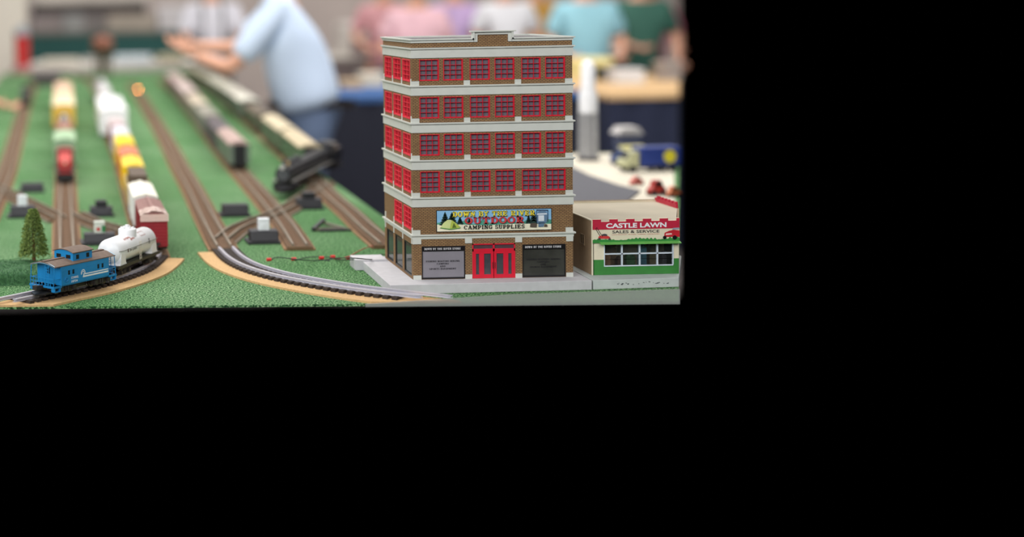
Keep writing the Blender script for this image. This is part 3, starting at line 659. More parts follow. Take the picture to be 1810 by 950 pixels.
obj('bell', MB().lathe([(.006, 0), (.005, .006), (0, .008)], (-hs+.065, 0, zb+.022), 12), mat((190, 160, 96), .3, .8), t)
cab = obj('cab', MB().box(hs-.10, hs-.055, -.030, .030, RZ+.026, RZ+.085), M_st, t, .001)
for s in (-1, 1): obj('cab_window', MB().box(hs-.09, hs-.068, s*.030-.0008, s*.030+.0008, RZ+.06, RZ+.076), mat((120, 110, 96), .3), cab)
obj('cab_roof', MB().yz(arch(.034, RZ+.086, .008)+arch(.034, RZ+.084, .008)[::-1], hs-.106, hs-.04), mat((60, 56, 54), .6), t)
obj('tender', MB().box(hs-.035, hs+.06, -.028, .028, RZ+.022, RZ+.066), M_st, t, .002)
obj('coal_load', MB().ball((hs+.01, 0, RZ+.064), .04, .024, .012, 14), mat((120, 96, 78), .9, var=.4, scale=200, bump=.6), t)
for s in (-1, 1):
    obj('running_board', MB().box(-hs+.01, hs-.10, s*.027-.006, s*.027+.006, RZ+.032, RZ+.035), mat((120, 116, 112), .4), t)
    obj('steam_cylinder', MB().cyl((-hs+.022, s*.025, RZ+.018), (-hs+.055, s*.025, RZ+.018), .010, 16), M_st, t)
    obj('side_rod', MB().bar((-hs+.05, s*.024, RZ+.014), (hs-.11, s*.024, RZ+.014), .003, .004).bar((-hs+.055, s*.026, RZ+.020), (-hs+.15, s*.026, RZ+.012), .002, .004), M_wheel, t)
    for i in range(4):
        x = -hs+.085+i*.046; wm = MB().cyl((x, s*.015, RZ+.017), (x, s*.020, RZ+.017), .0185, 22)
        wm.cyl((x, s*.020, RZ+.017), (x, s*.0225, RZ+.017), .005, 10); obj('driving_wheel', wm, mat((58, 56, 58), .4, .4), t)
    obj('handrail', MB().tube([(-hs+.02, s*.0245, zb+.008), (hs-.10, s*.027, zb+.008)], .0009, 5), M_wheel, t)
obj('pilot', MB().prism([(-hs-.022, -.004), (-hs-.022, .004), (-hs+.012, .028), (-hs+.012, -.028)], RZ+.003, RZ+.014).box(-hs-.004, -hs+.012, -.028, .028, RZ+.014, RZ+.024), M_st, t)
truck(t, -hs+.04); truck(t, hs-.012); truck(t, hs+.042)
# track headlight lamp glowing at the far end of the empty track
p = at(245, 160, 9.0)
t = thing('signal_lamp', 'tiny glowing orange lamp on a post at far end of empty track', 'lamp', (p.x, p.y, 0))
obj('post', MB().cyl((0, 0, .0), (0, 0, p.z), .004, 8), M_blk, t); obj('base', MB().box(-.015, .015, -.015, .015, 0, .006), M_blk, t)
obj('bulb', MB().ball((0, 0, p.z+.004), .006, n=12), emit_mat((255, 150, 70), 46), t)

# ================================================================ WIRES
Mw_b = mat((28, 44, 36), .5); Mw_r = mat((168, 66, 46), .5); Mcon = mat((214, 44, 44), .4)
def wire(label, pts, m, ends=(), r=.0011):
    P = spline([tp(x, y, z) for x, y, z in pts], .006)
    t = thing('wire', label, 'wire', (P[0].x, P[0].y, 0)); off = Vector((P[0].x, P[0].y, 0))
    obj('cable', MB().tube([q-off+Vector((0, 0, r)) for q in P], r, 6), m, t)
    for e in ends:
        q = tp(*e)-off; obj('connector', MB().cyl((q.x-.004, q.y, .0034), (q.x+.005, q.y+.002, .0034), .0034, 10), Mcon, t)
wire('dark wire arching between two red connectors beside the silver curve', [(477, 461, 0), (490, 456, .003), (525, 460, .022), (552, 462, .002), (566, 461, 0), (585, 462, 0)], Mw_b, [(475, 462), (568, 459)])
wire('second dark wire curling low near the red connectors', [(522, 461, .001), (545, 456, .002), (575, 455, .002), (598, 460, .001), (625, 460, .018), (650, 455, .012), (680, 450, 0)], Mw_b, [(519, 461), (616, 459)])
wire('dark wire rising in a high peak left of the tall brick store', [(574, 461, 0), (592, 458, .004), (608, 457, .018), (632, 458, .040), (655, 460, .022), (679, 459, .001)], Mw_b)
wire('thin red brown wire running towards the tall brick store', [(590, 459, 0), (615, 455, .006), (645, 440, .006), (679, 432, .001)], Mw_r, [(588, 457)])
Mgw = mat((150, 190, 140), .5)
wire('thin pale green wire looping behind the blue caboose, above its roof', [(92, 448, .0), (90, 452, .02), (104, 454, .03), (118, 452, .004), (122, 450, 0)], Mgw, r=.0008)
wire('green wire arching in front of a switch box behind the caboose', [(146, 446, 0), (158, 447, .014), (172, 446, .016), (182, 446, .016), (184, 450, 0)], mat((70, 140, 96), .5), r=.001)
wire('thin dark green wire arching left of the little tree', [(8, 470, 0), (14, 462, .018), (28, 458, .028), (46, 456, .026)], mat((60, 120, 60), .5), r=.0006)

# ================================================================ GRASS MOUND AND TREE
mt = mat((74, 122, 74), .9, var=.3, scale=160, bump=.8, bscale=500, rgb2=(44, 84, 52))
mb = MB(); nx, ny = 40, 18; vs = []
for i in range(nx+1):
    for j in range(ny+1):
        u = i/nx; v = j/ny; x = -.34+u*.33; y = 2.752+v*.17
        e = min(1, min(v*9, (1-v)*9, (1-u)*10)); z = (.023+.003*noise.noise(Vector((x*40, y*40, 0))))*(e**.45 if e > 0 else 0)
        vs.append((x, y, z))
mb.add(vs, [(i*(ny+1)+j, (i+1)*(ny+1)+j, (i+1)*(ny+1)+j+1, i*(ny+1)+j+1) for i in range(nx) for j in range(ny)], True)
vb = [(v[0], v[1], 0) for v in vs]
mb.prism([(-.34, 2.752), (-.01, 2.752), (-.01, 2.922), (-.34, 2.922)], -.0005, .0)
mound = tag(obj('grass_mound', mb, mt), 'low flat topped dark green grass mound under the little tree', 'mound')
tuft = MB()
for i in range(4200):
    x = random.uniform(-.2, -.012)
    if i % 2: y = 2.752+random.uniform(-.002, .006); z = random.uniform(0, .021)
    else: y = random.uniform(2.758, 2.91); z = .022
    h_ = random.uniform(.003, .0055); a = random.uniform(-.002, .002)
    tuft.add([(x-.0004, y, z), (x+.0004, y, z), (x+a, y-.002*random.random(), z+h_)], [(0, 1, 2)])
tag(obj('grass_blades', tuft, mt, mound), kind='stuff')
tb_ = tp(60, 461, .022)
t = thing('model_tree', 'small green model fir tree with brown trunk on the grass mound', 'tree', (tb_.x, tb_.y, .022))
obj('trunk', MB().cyl((0, 0, -.003), (0, 0, .022), .0042, 10, .0034).cyl((0, 0, .022), (0, 0, .105), .0034, 8, .0008), mat((128, 84, 52), .8, var=.2, scale=300), t)
fo = MB(); TH = .108
for i in range(2100):
    h_ = random.random()**1.15; z = .018+h_*(TH-.018); R = .0275*(1-h_)**.55 + .003
    a = random.uniform(0, 2*pi); rr = R*random.uniform(.45, 1.0); c = Vector((rr*cos(a), rr*sin(a), z - rr*.25))
    for q in range(4):
        d = Vector((cos(a)+random.uniform(-.7, .7), sin(a)+random.uniform(-.7, .7), random.uniform(-1.3, .35))).normalized()*random.uniform(.004, .0075)
        s_ = d.cross(Vector((random.random(), random.random(), random.random()))).normalized()*.0011
        fo.add([c-s_, c+s_, c+d], [(0, 1, 2)])
tag(obj('foliage', fo, mat((160, 178, 96), .8, scale=250, rgb2=(84, 112, 52)), t), kind='stuff')
br = MB()
for i in range(60):
    h_ = i/60; z = .022+h_*(TH-.03); R = .024*(1-h_)**.62; a = i*2.4
    br.cyl((0, 0, z+.003), (R*cos(a), R*sin(a), z-.003), .0007, 5, .0003)
obj('branches', br, mat((86, 82, 46), .8), t)

# ================================================================ TALL BRICK STORE
BX, BY, BZ, BW, BD = .6528, 2.644, .0175, .3010, .232
K = BW/.304
M_brick = brick_mat((166, 130, 84), (146, 110, 70), (84, 62, 44)); M_stone = mat((206, 208, 200), .55, var=.03)
M_red = mat((214, 26, 52), .4, var=.04); M_pane = mat((104, 98, 108), .3, var=.1, scale=90); M_conc = mat((196, 194, 198), .75, var=.05, scale=60)
bt = thing('model_building', 'tall five storey brown brick model store with red windows and camping sign', 'model building', (BX, BY, 0))
def L_(zabs): return zabs
led = [.1016, .1721, .2424, .3123, .3823]     # ledge heights
ZT = .4703
def wall_front(mb, x0, x1, z0, z1, holes, y, dep, conv):
    xs_ = sorted({x0, x1} | {h[0] for h in holes} | {h[1] for h in holes}); zs = sorted({z0, z1} | {h[2] for h in holes} | {h[3] for h in holes})
    for i in range(len(xs_)-1):
        for j in range(len(zs)-1):
            cx, cz = (xs_[i]+xs_[i+1])/2, (zs[j]+zs[j+1])/2
            if any(h[0] < cx < h[1] and h[2] < cz < h[3] for h in holes): continue
            mb.add([conv(xs_[i], y, zs[j]), conv(xs_[i+1], y, zs[j]), conv(xs_[i+1], y, zs[j+1]), conv(xs_[i], y, zs[j+1])], [(0, 1, 2, 3)])
    for (a, b, c, d) in holes:
        for q in (((a, c), (a, d)), ((b, d), (b, c)), ((a, d), (b, d)), ((b, c), (a, c))):
            (xa, za), (xb, zb_) = q
            mb.add([conv(xa, y, za), conv(xb, y, zb_), conv(xb, y+dep, zb_), conv(xa, y+dep, za)], [(0, 1, 2, 3)])
fw = [(.0147, .0518), (.0602, .0973), (.1102, .1478), (.1573, .1944), (.2078, .2440), (.2529, .2902)]
fw = [(a*K, b*K) for a, b in fw]
sw = [(.010, .068), (.083, .143), (.158, .216)]
fh, sh = [], []
for li in (1, 2, 3, 4):
    zt = (led+[None])[li+1] if li < 4 else .4523
    zt = zt - .0205 if li < 4 else .4325
    for a, b in fw: fh.append((a, b, zt-.0400, zt))
    for a, b in sw: sh.append((a, b, zt-.0420, zt))
zt1 = led[1]-.0205
for a, b in sw[:2]: sh.append((a, b, zt1-.0420, zt1))
shop = [(.0163*K, .0986*K, BZ+.001, .0800), (.2076*K, .2897*K, BZ+.001, .0800)]; door = (.1125*K, .194*K, BZ+.0005, .0835)
sshop = [(.012, .070, BZ+.004, .083), (.084, .143, BZ+.004, .083), (.158, .214, BZ+.004, .083)]
f_conv = lambda x, y, z: (x, y, z)
s_conv = lambda x, y, z: (y, x, z)
wl = MB()
wall_front(wl, 0, BW, BZ, .4500, fh+shop+[door], 0, .005, f_conv)
wall_front(wl, 0, BD, BZ, .4500, sh+sshop, 0, .005, s_conv)
wl.add([(BW, 0, BZ), (BW, BD, BZ), (BW, BD, .45), (BW, 0, .45)], [(0, 1, 2, 3)]).add([(0, BD, BZ), (BW, BD, BZ), (BW, BD, .45), (0, BD, .45)], [(0, 1, 2, 3)])
obj('brick_wall', wl, M_brick, bt)
# inner floors and core, so the openings look into rooms
obj('interior', MB().box(.010, BW-.008, .010, BD-.006, .087, .450).box(.002, BW-.002, BD-.02, BD-.006, BZ, .086).box(.14, BW-.01, .09, BD-.02, BZ, .086), mat((150, 148, 150), .8), bt)
def cornice(z, band=.0145, prot=.0042, last=False):
    c = MB()
    def ring(o, z0, z1): c.prism([(-o, -o), (BW+o, -o), (BW+o, BD+o), (-o, BD+o)], z0, z1)
    ring(prot, z-.0012, z+.0014); ring(.0020, z-.0028, z-.0012); ring(.0012, z-.0028-band, z-.0028)
    return c
for z in led[1:]: obj('cornice', cornice(z), M_stone, bt)
obj('cornice', cornice(led[0], .0045), M_stone, bt); obj('cornice', cornice(.4530, .0150), M_stone, bt)
# roof parapet with the raised middle
pc = MB()
cz = ZT
def hollow(c, o, z0, z1, t_=.004, front=True):
    if front: c.box(-o, BW+o, -o, t_, z0, z1)
    c.box(-o, t_, t_+.0001, BD-t_, z0, z1).box(BW-t_, BW+o, t_+.0001, BD-t_, z0, z1).box(-o, BW+o, BD-t_, BD+o, z0, z1)
px0, px1, PH = .118*K, .1895*K, .0135
hollow(pc, .0045, cz-.0018, cz+.0006, front=False); hollow(pc, .0018, cz-.0065, cz-.0018, front=False)
for x0_, x1_ in ((-.0045, px0), (px1, BW+.0045)): pc.box(x0_, x1_, -.0045, .004, cz-.0018, cz+.0006).box(max(x0_, -.0018), min(x1_, BW+.0018), -.0018, .004, cz-.0065, cz-.0018)
pc.box(px0-.007, px1+.007, -.006, .005, cz+PH-.0016, cz+PH+.0008)
pc.box(px0-.003, px0+.001, -.0045, .004, cz-.0018, cz+PH-.0016).box(px1-.001, px1+.003, -.0045, .004, cz-.0018, cz+PH-.0016)
pc.box(px0, px1, -.0018, .004, cz+PH-.0066, cz+PH-.0016)
pc.box(px0-.0005, px0+.0068, -.0018, .004, cz-.0065, cz+PH-.0066).box(px1-.0068, px1+.0005, -.0018, .004, cz-.0065, cz+PH-.0066)
obj('parapet', pc, M_stone, bt)
pb = MB(); pb.box(px0+.0068, px1-.0068, -.0001, .003, cz-.0075, cz+PH-.0066)
pb.box(0, BW, 0, .0035, .4540, cz-.002).box(0, .0035, .0035, BD-.0035, .4540, cz-.002).box(BW-.0035, BW, .0035, BD-.0035, .4540, cz-.002).box(0, BW, BD-.0035, BD, .4540, cz-.002)
obj('parapet_brick', pb, M_brick, bt)
obj('roof', MB().box(.0035, BW-.0035, .0035, BD-.0035, .4560, .4682), mat((104, 100, 102), .85, var=.15, scale=50), bt)
# pier blocks
for z in led[1:] + [led[0]]:
    for a, b in ((0, .014), (.0984, .1102), (.195, .2069), (.290, .304)):
        if z == led[0] and .05 < a < .25: continue
        obj('pier_block', MB().box(a*K-.0004*(a == 0), b*K, -.0013, .002, z+.0012, z+.0098), M_stone, bt)
for a, b in ((0, .0152), (.0986, .1118), (.194, .2069), (.2908, .304)):
    obj('pier_capital', MB().box(a*K-.0004*(a == 0), b*K, -.0015, .002, .0850, .0945), M_stone, bt); obj('pier_base', MB().box(a*K, b*K, -.0012, .002, BZ, BZ+.0082), M_stone, bt)
for z in led:
    for y in (0.0, .0715, .1455, .2185):
        obj('side_pier', MB().box(-.0016, .0005, y+.0005, y+.0045 if y else .004, z+.0012, z+.014), M_stone, bt)
for y in (.003, .0735, .1470, .219): obj('side_pier', MB().box(-.0016, .0005, y+.001, y+.005, .083 if y > .01 else .085, .0945), M_stone, bt); 
def window(x0, x1, z0, z1, cols, rows, conv, pane_m=M_pane, bar_m=M_red, fr=.0011):
    def bx(mb, a, b, c, d, e, f_):
        p0 = conv(a, c, e); p1 = conv(b, d, f_); mb.box(min(p0[0], p1[0]), max(p0[0], p1[0]), min(p0[1], p1[1]), max(p0[1], p1[1]), min(e, f_), max(e, f_))
    m_ = MB()
    for (a, b, c, d) in ((x0, x0+fr, z0, z1), (x1-fr, x1, z0, z1), (x0+fr, x1-fr, z0, z0+fr), (x0+fr, x1-fr, z1-fr, z1)): bx(m_, a, b, -.0010, .0035, c, d)
    i0, i1, j0, j1 = x0+fr+.0010, x1-fr-.0010, z0+fr+.0010, z1-fr-.0010
    for (a, b, c, d) in ((x0+fr, i0, z0+fr, z1-fr), (i1, x1-fr, z0+fr, z1-fr), (i0, i1, z0+fr, j0), (i0, i1, j1, z1-fr)): bx(m_, a, b, .0008, .0035, c, d)
    for i in range(1, cols): x = i0+(i1-i0)*i/cols; bx(m_, x-.0004, x+.0004, .0000, .0030, j0, j1)
    for j in range(1, rows): z = j0+(j1-j0)*j/rows; bx(m_, i0, i1, -.0002, .0030, z-.00036, z+.00036)
    w_ = obj('window', m_, bar_m, bt)
    g = MB(); bx(g, x0+fr*.5, x1-fr*.5, .0034, .0042, z0+fr*.5, z1-fr*.5); obj('pane', g, pane_m, w_)
for h_ in fh: window(*h_, 3, 4, f_conv)
M_redpane = mat((176, 22, 42), .35); M_sidebar = mat((226, 96, 104), .4)
for h_ in sh: window(*h_, 2, 4, s_conv, M_redpane, mat((222, 60, 76), .45), .0022)  # side bars a paler red than the front ones: light painted into the colour
# shop fronts
M_bk = mat((22, 20, 24), .35); M_slet = mat((228, 226, 230), .5)
for i, (a, b, c, d) in enumerate(shop):
    fr = MB().box(a, a+.0016, -.0006, .003, c, d).box(b-.0016, b, -.0006, .003, c, d).box(a+.0016, b-.0016, -.0006, .003, c, c+.0026).box(a+.0016, b-.0016, -.0006, .003, d-.0090, d)
    s_ = obj('shop_window', fr, M_bk, bt)
    gm = mat((138, 134, 142), .3, 0, var=.08, scale=30) if i == 0 else mat((58, 58, 54), .25, 0, var=.25, scale=30)  # first pane: reflection painted as a pale grey base colour
    obj('pane', MB().box(a+.0014, b-.0014, .0012, .0018, c+.002, d-.008), gm, s_, label='pale grey pane with its reflection painted in' if i == 0 else 'dark reflecting pane')
    ww = b-a
    lt = MB(); slab(lt, 'DOWN BY THE RIVER STORE', a+ww*.06, d-.0066, ww*.84, .0040, -.0008); obj('lettering', lt, M_slet, s_)
    l2 = MB(); zz = d-.030
    for k_, (tx, fr_) in enumerate((('FISHING BOATING HIKING', .78), ('CAMPING', .28), ('AND', .13), ('SPORTS EQUIPMENT', .62))):
        slab(l2, tx, a+ww*(.5-fr_/2)-.001, zz-.0048*k_, ww*fr_, .0030, .0009)
    obj('lettering', l2, mat((26, 22, 30), .5), s_)
# red doors
a, b, c, d = door
dm = MB(); zt = d-.0145
dm.box(a, b, -.0004, .003, d-.0022, d).box(a, b, -.0004, .003, zt, zt+.0048).box(a, a+.0022, -.0004, .003, c, d).box(b-.0022, b, -.0004, .003, c, d)
cx = (a+b)/2; dm.box(cx-.0016, cx+.0016, -.0004, .003, zt, d)
ds = obj('entrance', dm, M_red, bt)
obj('transom_pane', MB().box(a+.002, b-.002, .0016, .0022, zt+.0045, d-.002), mat((120, 96, 104), .12, .5), ds)
for (x0_, x1_, wd) in ((a+.0022, a+.0175, .0062), (a+.0175, cx-.0006, .0130), (cx+.0006, b-.0175, .0130), (b-.0175, b-.0022, .0062)):
    m_ = MB(); mx_ = (x0_+x1_)/2; l0, l1 = mx_-wd/2, mx_+wd/2
    m_.box(x0_, l0, 0, .0026, c, zt).box(l1, x1_, 0, .0026, c, zt).box(l0, l1, 0, .0026, c, c+.007).box(l0, l1, 0, .0026, zt-.0045, zt)
    dr = obj('door', m_, M_red, ds); obj('pane', MB().box(l0, l1, .0014, .0019, c+.007, zt-.0045), mat((110, 110, 118), .1, .6, var=.2, scale=60), dr)
    if wd > .01: sx = 1 if x1_ < cx else -1; hx = (x1_-.0016 if sx > 0 else x0_+.0016); obj('handle', MB().bar((hx, -.001, c+.018), (hx, -.001, c+.03), .0008), M_iron, dr)
# side shop windows
for (a, b, c, d) in sshop:
    m_ = MB()
    for (y0_, y1_, z0_, z1_) in ((a, a+.0022, c, d), (b-.0022, b, c, d), (a, b, c, c+.003), (a, b, d-.003, d)): m_.box(.0006, .0036, y0_, y1_, z0_, z1_)
    s_ = obj('shop_window', m_, M_bk, bt); obj('pane', MB().box(.002, .0026, a+.002, b-.002, c+.003, d-.003), glass_mat((70, 78, 74), .45, .05), s_)
# sign
sx0, sx1, sz0, sz1 = .0451*K, .2617*K, .1085, .1475
sg = obj('signboard', MB().box(sx0-.0008, sx1+.0008, -.0030, 0, sz0-.0008, sz1+.0008), mat((20, 22, 30), .5), bt)
W_, H_ = sx1-sx0, sz1-sz0
def sp(u, v): return (sx0+u*W_, sz0+v*H_)
lay = [0]
def flat(name, polys, m_, y=None):
    lay[0] += 1; yy_ = -.0031-lay[0]*.00012; mb_ = MB()
    for pl_ in polys: mb_.add([(sp(*q)[0], yy_, sp(*q)[1]) for q in pl_], [tuple(range(len(pl_)))])
    return obj(name, mb_, m_, sg)
flat('sky_panel', [[(.0, 0), (1, 0), (1, 1), (0, 1)]], mat((128, 182, 224), .5, scale=40, rgb2=(152, 202, 236)))
hl_ = [(u/20, .42+.08*sin(u*1.7)+.05*sin(u*4.1)) for u in range(21)]
flat('hills', [[(0, .2)]+[(1, .2)]+hl_[::-1]], mat((92, 172, 150), .6, scale=120, rgb2=(60, 132, 112)))
flat('ground_strip', [[(0, 0), (1, 0), (1, .27), (.7, .31), (.45, .26), (.2, .32), (0, .34)]], mat((240, 234, 208), .6))
def fir(cx_, b_, h_, w_):
    ps = []
    for k_ in range(5):
        y_ = b_+h_*k_/5.5; ww = w_*(1-k_/5.6)
        ps.append([(cx_-ww, y_+.02), (cx_-ww*.5, y_-.02), (cx_, y_+.01), (cx_+ww*.6, y_-.03), (cx_+ww, y_+.03), (cx_, y_+h_*.34)])
    return ps
for fa in ((.07, .3, .62, .055), (.13, .4, .5, .05), (.2, .34, .34, .035), (.73, .35, .32, .03), (.845, .3, .66, .045), (.8, .32, .4, .03), (.28, .36, .25, .02)): flat('painted_fir', fir(*fa), mat((26, 62, 52), .6, scale=200, rgb2=(18, 44, 44)))
flat('painted_tent', [[(.025, .17), (.11, .10), (.19, .14), (.205, .2), (.15, .42), (.12, .56), (.09, .56), (.055, .42)]], mat((206, 218, 148), .6))
flat('painted_tent_side', [[(.11, .10), (.205, .2), (.16, .42), (.13, .55), (.118, .36)]], mat((180, 196, 80), .6))
flat('painted_tent_door', [[(.13, .16), (.17, .18), (.145, .42)]], mat((90, 110, 40), .6))
flat('painted_tent_floor', [[(.02, .17), (.11, .08), (.20, .14), (.205, .18), (.11, .13), (.03, .2)]], mat((88, 146, 70), .6))
flat('painted_backpack', [[(.875, .3), (.955, .32), (.965, .55), (.955, .86), (.93, .93), (.89, .9), (.872, .8)], [(.885, .14), (.93, .14), (.94, .34), (.885, .34)]], mat((92, 122, 150), .6))
flat('painted_pocket', [[(.885, .42), (.935, .42), (.935, .7), (.885, .7)], [(.87, .72), (.96, .74), (.96, .8), (.87, .79)]], mat((214, 222, 230), .6))
flat('painted_frame_straps', [[(.868, .35), (.873, .35), (.873, .98), (.868, .98)], [(.966, .35), (.971, .35), (.971, .96), (.966, .96)], [(.868, .94), (.971, .92), (.971, .96), (.868, .98)]], mat((36, 48, 84), .6))
flat('painted_boots', [[(.81, .14), (.87, .12), (.872, .3), (.85, .34), (.815, .32)], [(.935, .14), (.965, .14), (.96, .26), (.94, .28)]], mat((84, 72, 62), .6))
def slabpart(txt, u0, u1, v0, v1, m_, yo, nm='lettering'):
    mb_ = MB(); slab(mb_, txt, sx0+u0*W_, sz0+v0*H_, (u1-u0)*W_, (v1-v0)*H_, yo); obj(nm, mb_, m_, sg)
slabpart('DOWN BY THE RIVER', .137, .857, .68, .94, mat((40, 60, 70), .5), -.0052)
slabpart('DOWN BY THE RIVER', .134, .854, .70, .96, mat((248, 224, 58), .5), -.0055)
slabpart('OUTDOOR', .244, .762, .335, .655, mat((60, 44, 50), .5), -.0052)
slabpart('OUTDOOR', .240, .758, .35, .67, mat((206, 58, 62), .5), -.0055)
slabpart('CAMPING SUPPLIES', .232, .764, .09, .285, mat((22, 20, 22), .5), -.0055)
# paved base
bx0, bx1 = .5985-BX, .9745-BX; by0 = 2.597-BY
fb = MB().prism([(bx0, by0), (bx1, by0+.008), (bx1+.004, BD+.02), (bx0+.002, BD+.02)], 0, BZ)
obj('sidewalk', fb, M_conc, bt, .0008)
obj('raised_curb', MB().prism([(bx0-.014, .196), (-.004, .196), (-.004, .252), (bx0-.014, .252)], 0, BZ+.004), M_conc, bt, .0008)

# ================================================================ LAWN SHOP
CX, CY = .994, 2.655
Cr = XR(CY, .06)-CX
Yk = 2.84-CY; Xk = XR(2.84, .1)-CX; Yb = 2.945-CY
ct = thing('model_building', 'low cream and green model lawn mower shop with red battlement sign', 'model building', (CX, CY, 0))
M_cream = mat((226, 216, 190), .65, var=.04); M_wallb = mat((150, 126, 98), .7, var=.08, scale=60); M_green = mat((56, 128, 56), .5); M_redc = mat((190, 34, 62), .5)
zf = .1235; zr = .1135
cw2 = MB()
cwin = (.0235, min(.152, Cr-.004), .0355, .0790)
wall_front(cw2, 0, Cr, .0465, .092, [(cwin[0], cwin[1], .0465, cwin[3])], 0, .004, f_conv)
obj('front_wall', cw2, M_cream, ct)
g2 = MB(); wall_front(g2, 0, Cr, BZ, .0465, [(cwin[0], cwin[1], cwin[2], .0465)], 0, .004, f_conv)
obj('green_wainscot', g2, M_green, ct)
obj('side_wall', MB().box(-.0006, .003, 0, Yb, BZ, .1215).box(0, Xk, Yb-.003, Yb, BZ, .118), M_wallb, ct)
vs = [(Cr, 0), (Cr-.003, .003), (Xk-.003, Yk), (Xk, Yk)]
obj('angled_wall', MB().prism([(Cr, 0), (Xk, Yk), (Xk, Yb), (Xk-.003, Yb), (Xk-.003, Yk+.001), (Cr-.004, .003)], BZ, zr), M_wallb, ct)
obj('wall_trim', MB().box(-.0012, .0012, -.0012, .0016, BZ, .1225).box(-.0014, .0035, 0, Yb, .1205, .1222), M_cream, ct)
obj('roof', MB().prism([(.003, .003), (Cr-.002, .003), (Xk-.003, Yk), (Xk-.003, Yb-.003), (.003, Yb-.003)], zr-.003, zr), mat((186, 176, 156), .85, var=.07, scale=14), ct)
for (y0_, y1_) in ((.036, .058), (.15, .17)):
    w_ = obj('side_window', MB().box(-.0022, .0005, y0_, y0_+.002, .07, .088).box(-.0022, .0005, y1_-.002, y1_, .07, .088).box(-.0026, .0005, y0_-.001, y1_+.001, .068, .0705).box(-.0022, .0005, y0_, y1_, .087, .089).box(-.002, .0005, (y0_+y1_)/2-.0008, (y0_+y1_)/2+.0008, .07, .088), mat((140, 118, 92), .6), ct)
    obj('pane', MB().box(-.0012, -.0007, y0_+.002, y1_-.002, .0705, .087), mat((70, 60, 50), .3), w_)
# battlement sign across the front
tooth = []; x = 0; tw = .0158
top = [(0, zf)]
xk = 0; hi = True
while xk < Cr:
    xn = min(xk+tw, Cr); z = zf if hi else zf-.0045
    top += [(xk, z), (xn, z)]; xk = xn; hi = not hi
sgn = obj('signboard', MB().xz([(0, .0800), (Cr, .0800)]+top[::-1], -.0025, .003), M_cream, ct)
obj('red_battlement', MB().xz([(0, .1043), (Cr, .1043)]+top[::-1], -.0032, -.0024), M_redc, sgn)
gp = [(0, .0800), (Cr, .0800)]; n = 46; gr = []
for i in range(n+1):
    u = Cr*i/n; gr.append((u, .0845 + (.0035*random.random() if i % 2 else 0) + .001*sin(u*90)))
obj('painted_grass', MB().xz([(0, .0790), (Cr, .0790)]+gr[::-1], -.0032, -.0024), mat((48, 132, 56), .6), sgn)
obj('lettering', text_mesh('CASTLE LAWN', .1140, .0092, .035), M_wht, sgn, loc=(.0250, -.0034, .1068))
obj('lettering', text_mesh('SALES & SERVICE', .0890, .0056, .02), mat((40, 38, 42), .5), sgn, loc=(.0370, -.0028, .0966))
obj('lettering', text_mesh('LAWN TRACTORS - MOWERS - TRIMMERS - LEAF BLOWERS', .0900, .0012, .01), mat((190, 60, 66), .5), sgn, loc=(.0362, -.0028, .0935))
# painted push mower
yq = -.0034; mw = MB()
mw.bar((.0185, yq, .0905), (.0075, yq, .1085), .0007).bar((.0150, yq, .0900), (.0055, yq, .1060), .0007).bar((.0075, yq, .1085), (.0055, yq, .1060), .0007)
obj('painted_mower_handle', mw, M_bk, sgn)
obj('painted_mower_deck', MB().xz([(.0105, .0875), (.0305, .0868), (.033, .0895), (.028, .0925), (.014, .0930), (.0105, .091)], yq-.0002, yq), mat((206, 60, 60), .5), sgn)
obj('painted_mower_engine', MB().xz([(.0165, .0925), (.027, .0920), (.0265, .0955), (.022, .0965), (.0175, .0955)], yq-.0003, yq).cyl((.0125, yq-.0004, .0868), (.0125, yq, .0868), .0022, 12).cyl((.0315, yq-.0004, .0862), (.0315, yq, .0862), .0022, 12), mat((70, 66, 70), .5), sgn)
# painted ride-on tractor
o = .1335
obj('painted_tractor_body', MB().xz([(o+.001, .0885), (Cr, .0880), (Cr, .1000), (o+.018, .1015), (o+.010, .0995), (o+.002, .0960)], yq-.0002, yq), mat((190, 28, 44), .5), sgn)
obj('painted_tractor_hood', MB().xz([(o+.004, .0915), (o+.016, .0925), (o+.015, .0955), (o+.004, .0945)], yq-.0003, yq), mat((236, 196, 190), .5), sgn)
obj('painted_tractor_wheel', MB().cyl((o+.002, yq-.0004, .0872), (o+.002, yq, .0872), .0033, 14).cyl((min(o+.021, Cr-.005), yq-.0004, .0868), (min(o+.021, Cr-.005), yq, .0868), .0042, 14), M_bk, sgn)
obj('painted_tractor_seat', MB().xz([(o+.016, .1020), (Cr-.001, .1025), (Cr-.001, .1055), (o+.018, .1050)], yq-.0002, yq), mat((150, 160, 172), .5), sgn)
obj('awning', MB().yz([(-.0110, .0782), (0, .0815), (0, .0795), (-.0110, .0768)], .0125, Cr), mat((104, 176, 84), .5), ct)
# big mullioned window
a, b, c, d = cwin; fm = MB()
fm.box(a-.0015, b+.0008, -.0012, .003, c-.0022, c).box(a-.0015, a, -.0012, .003, c, d).box(b-.0005, b+.0015, -.0012, .003, c, d)
ncol = 4; cwid = .0335
for i in range(1, ncol):
    x = a+cwid*i-.001
    if x < b: fm.box(x-.0013, x+.0013, -.0012, .003, c, d)
fm.box(a, b, -.0012, .003, (c+d)/2-.0012, (c+d)/2+.0012)
w_ = obj('window', fm, mat((206, 216, 226), .45), ct); obj('pane', MB().box(a, b, .001, .0015, c, d), glass_mat((60, 64, 62), .86, .04), w_)
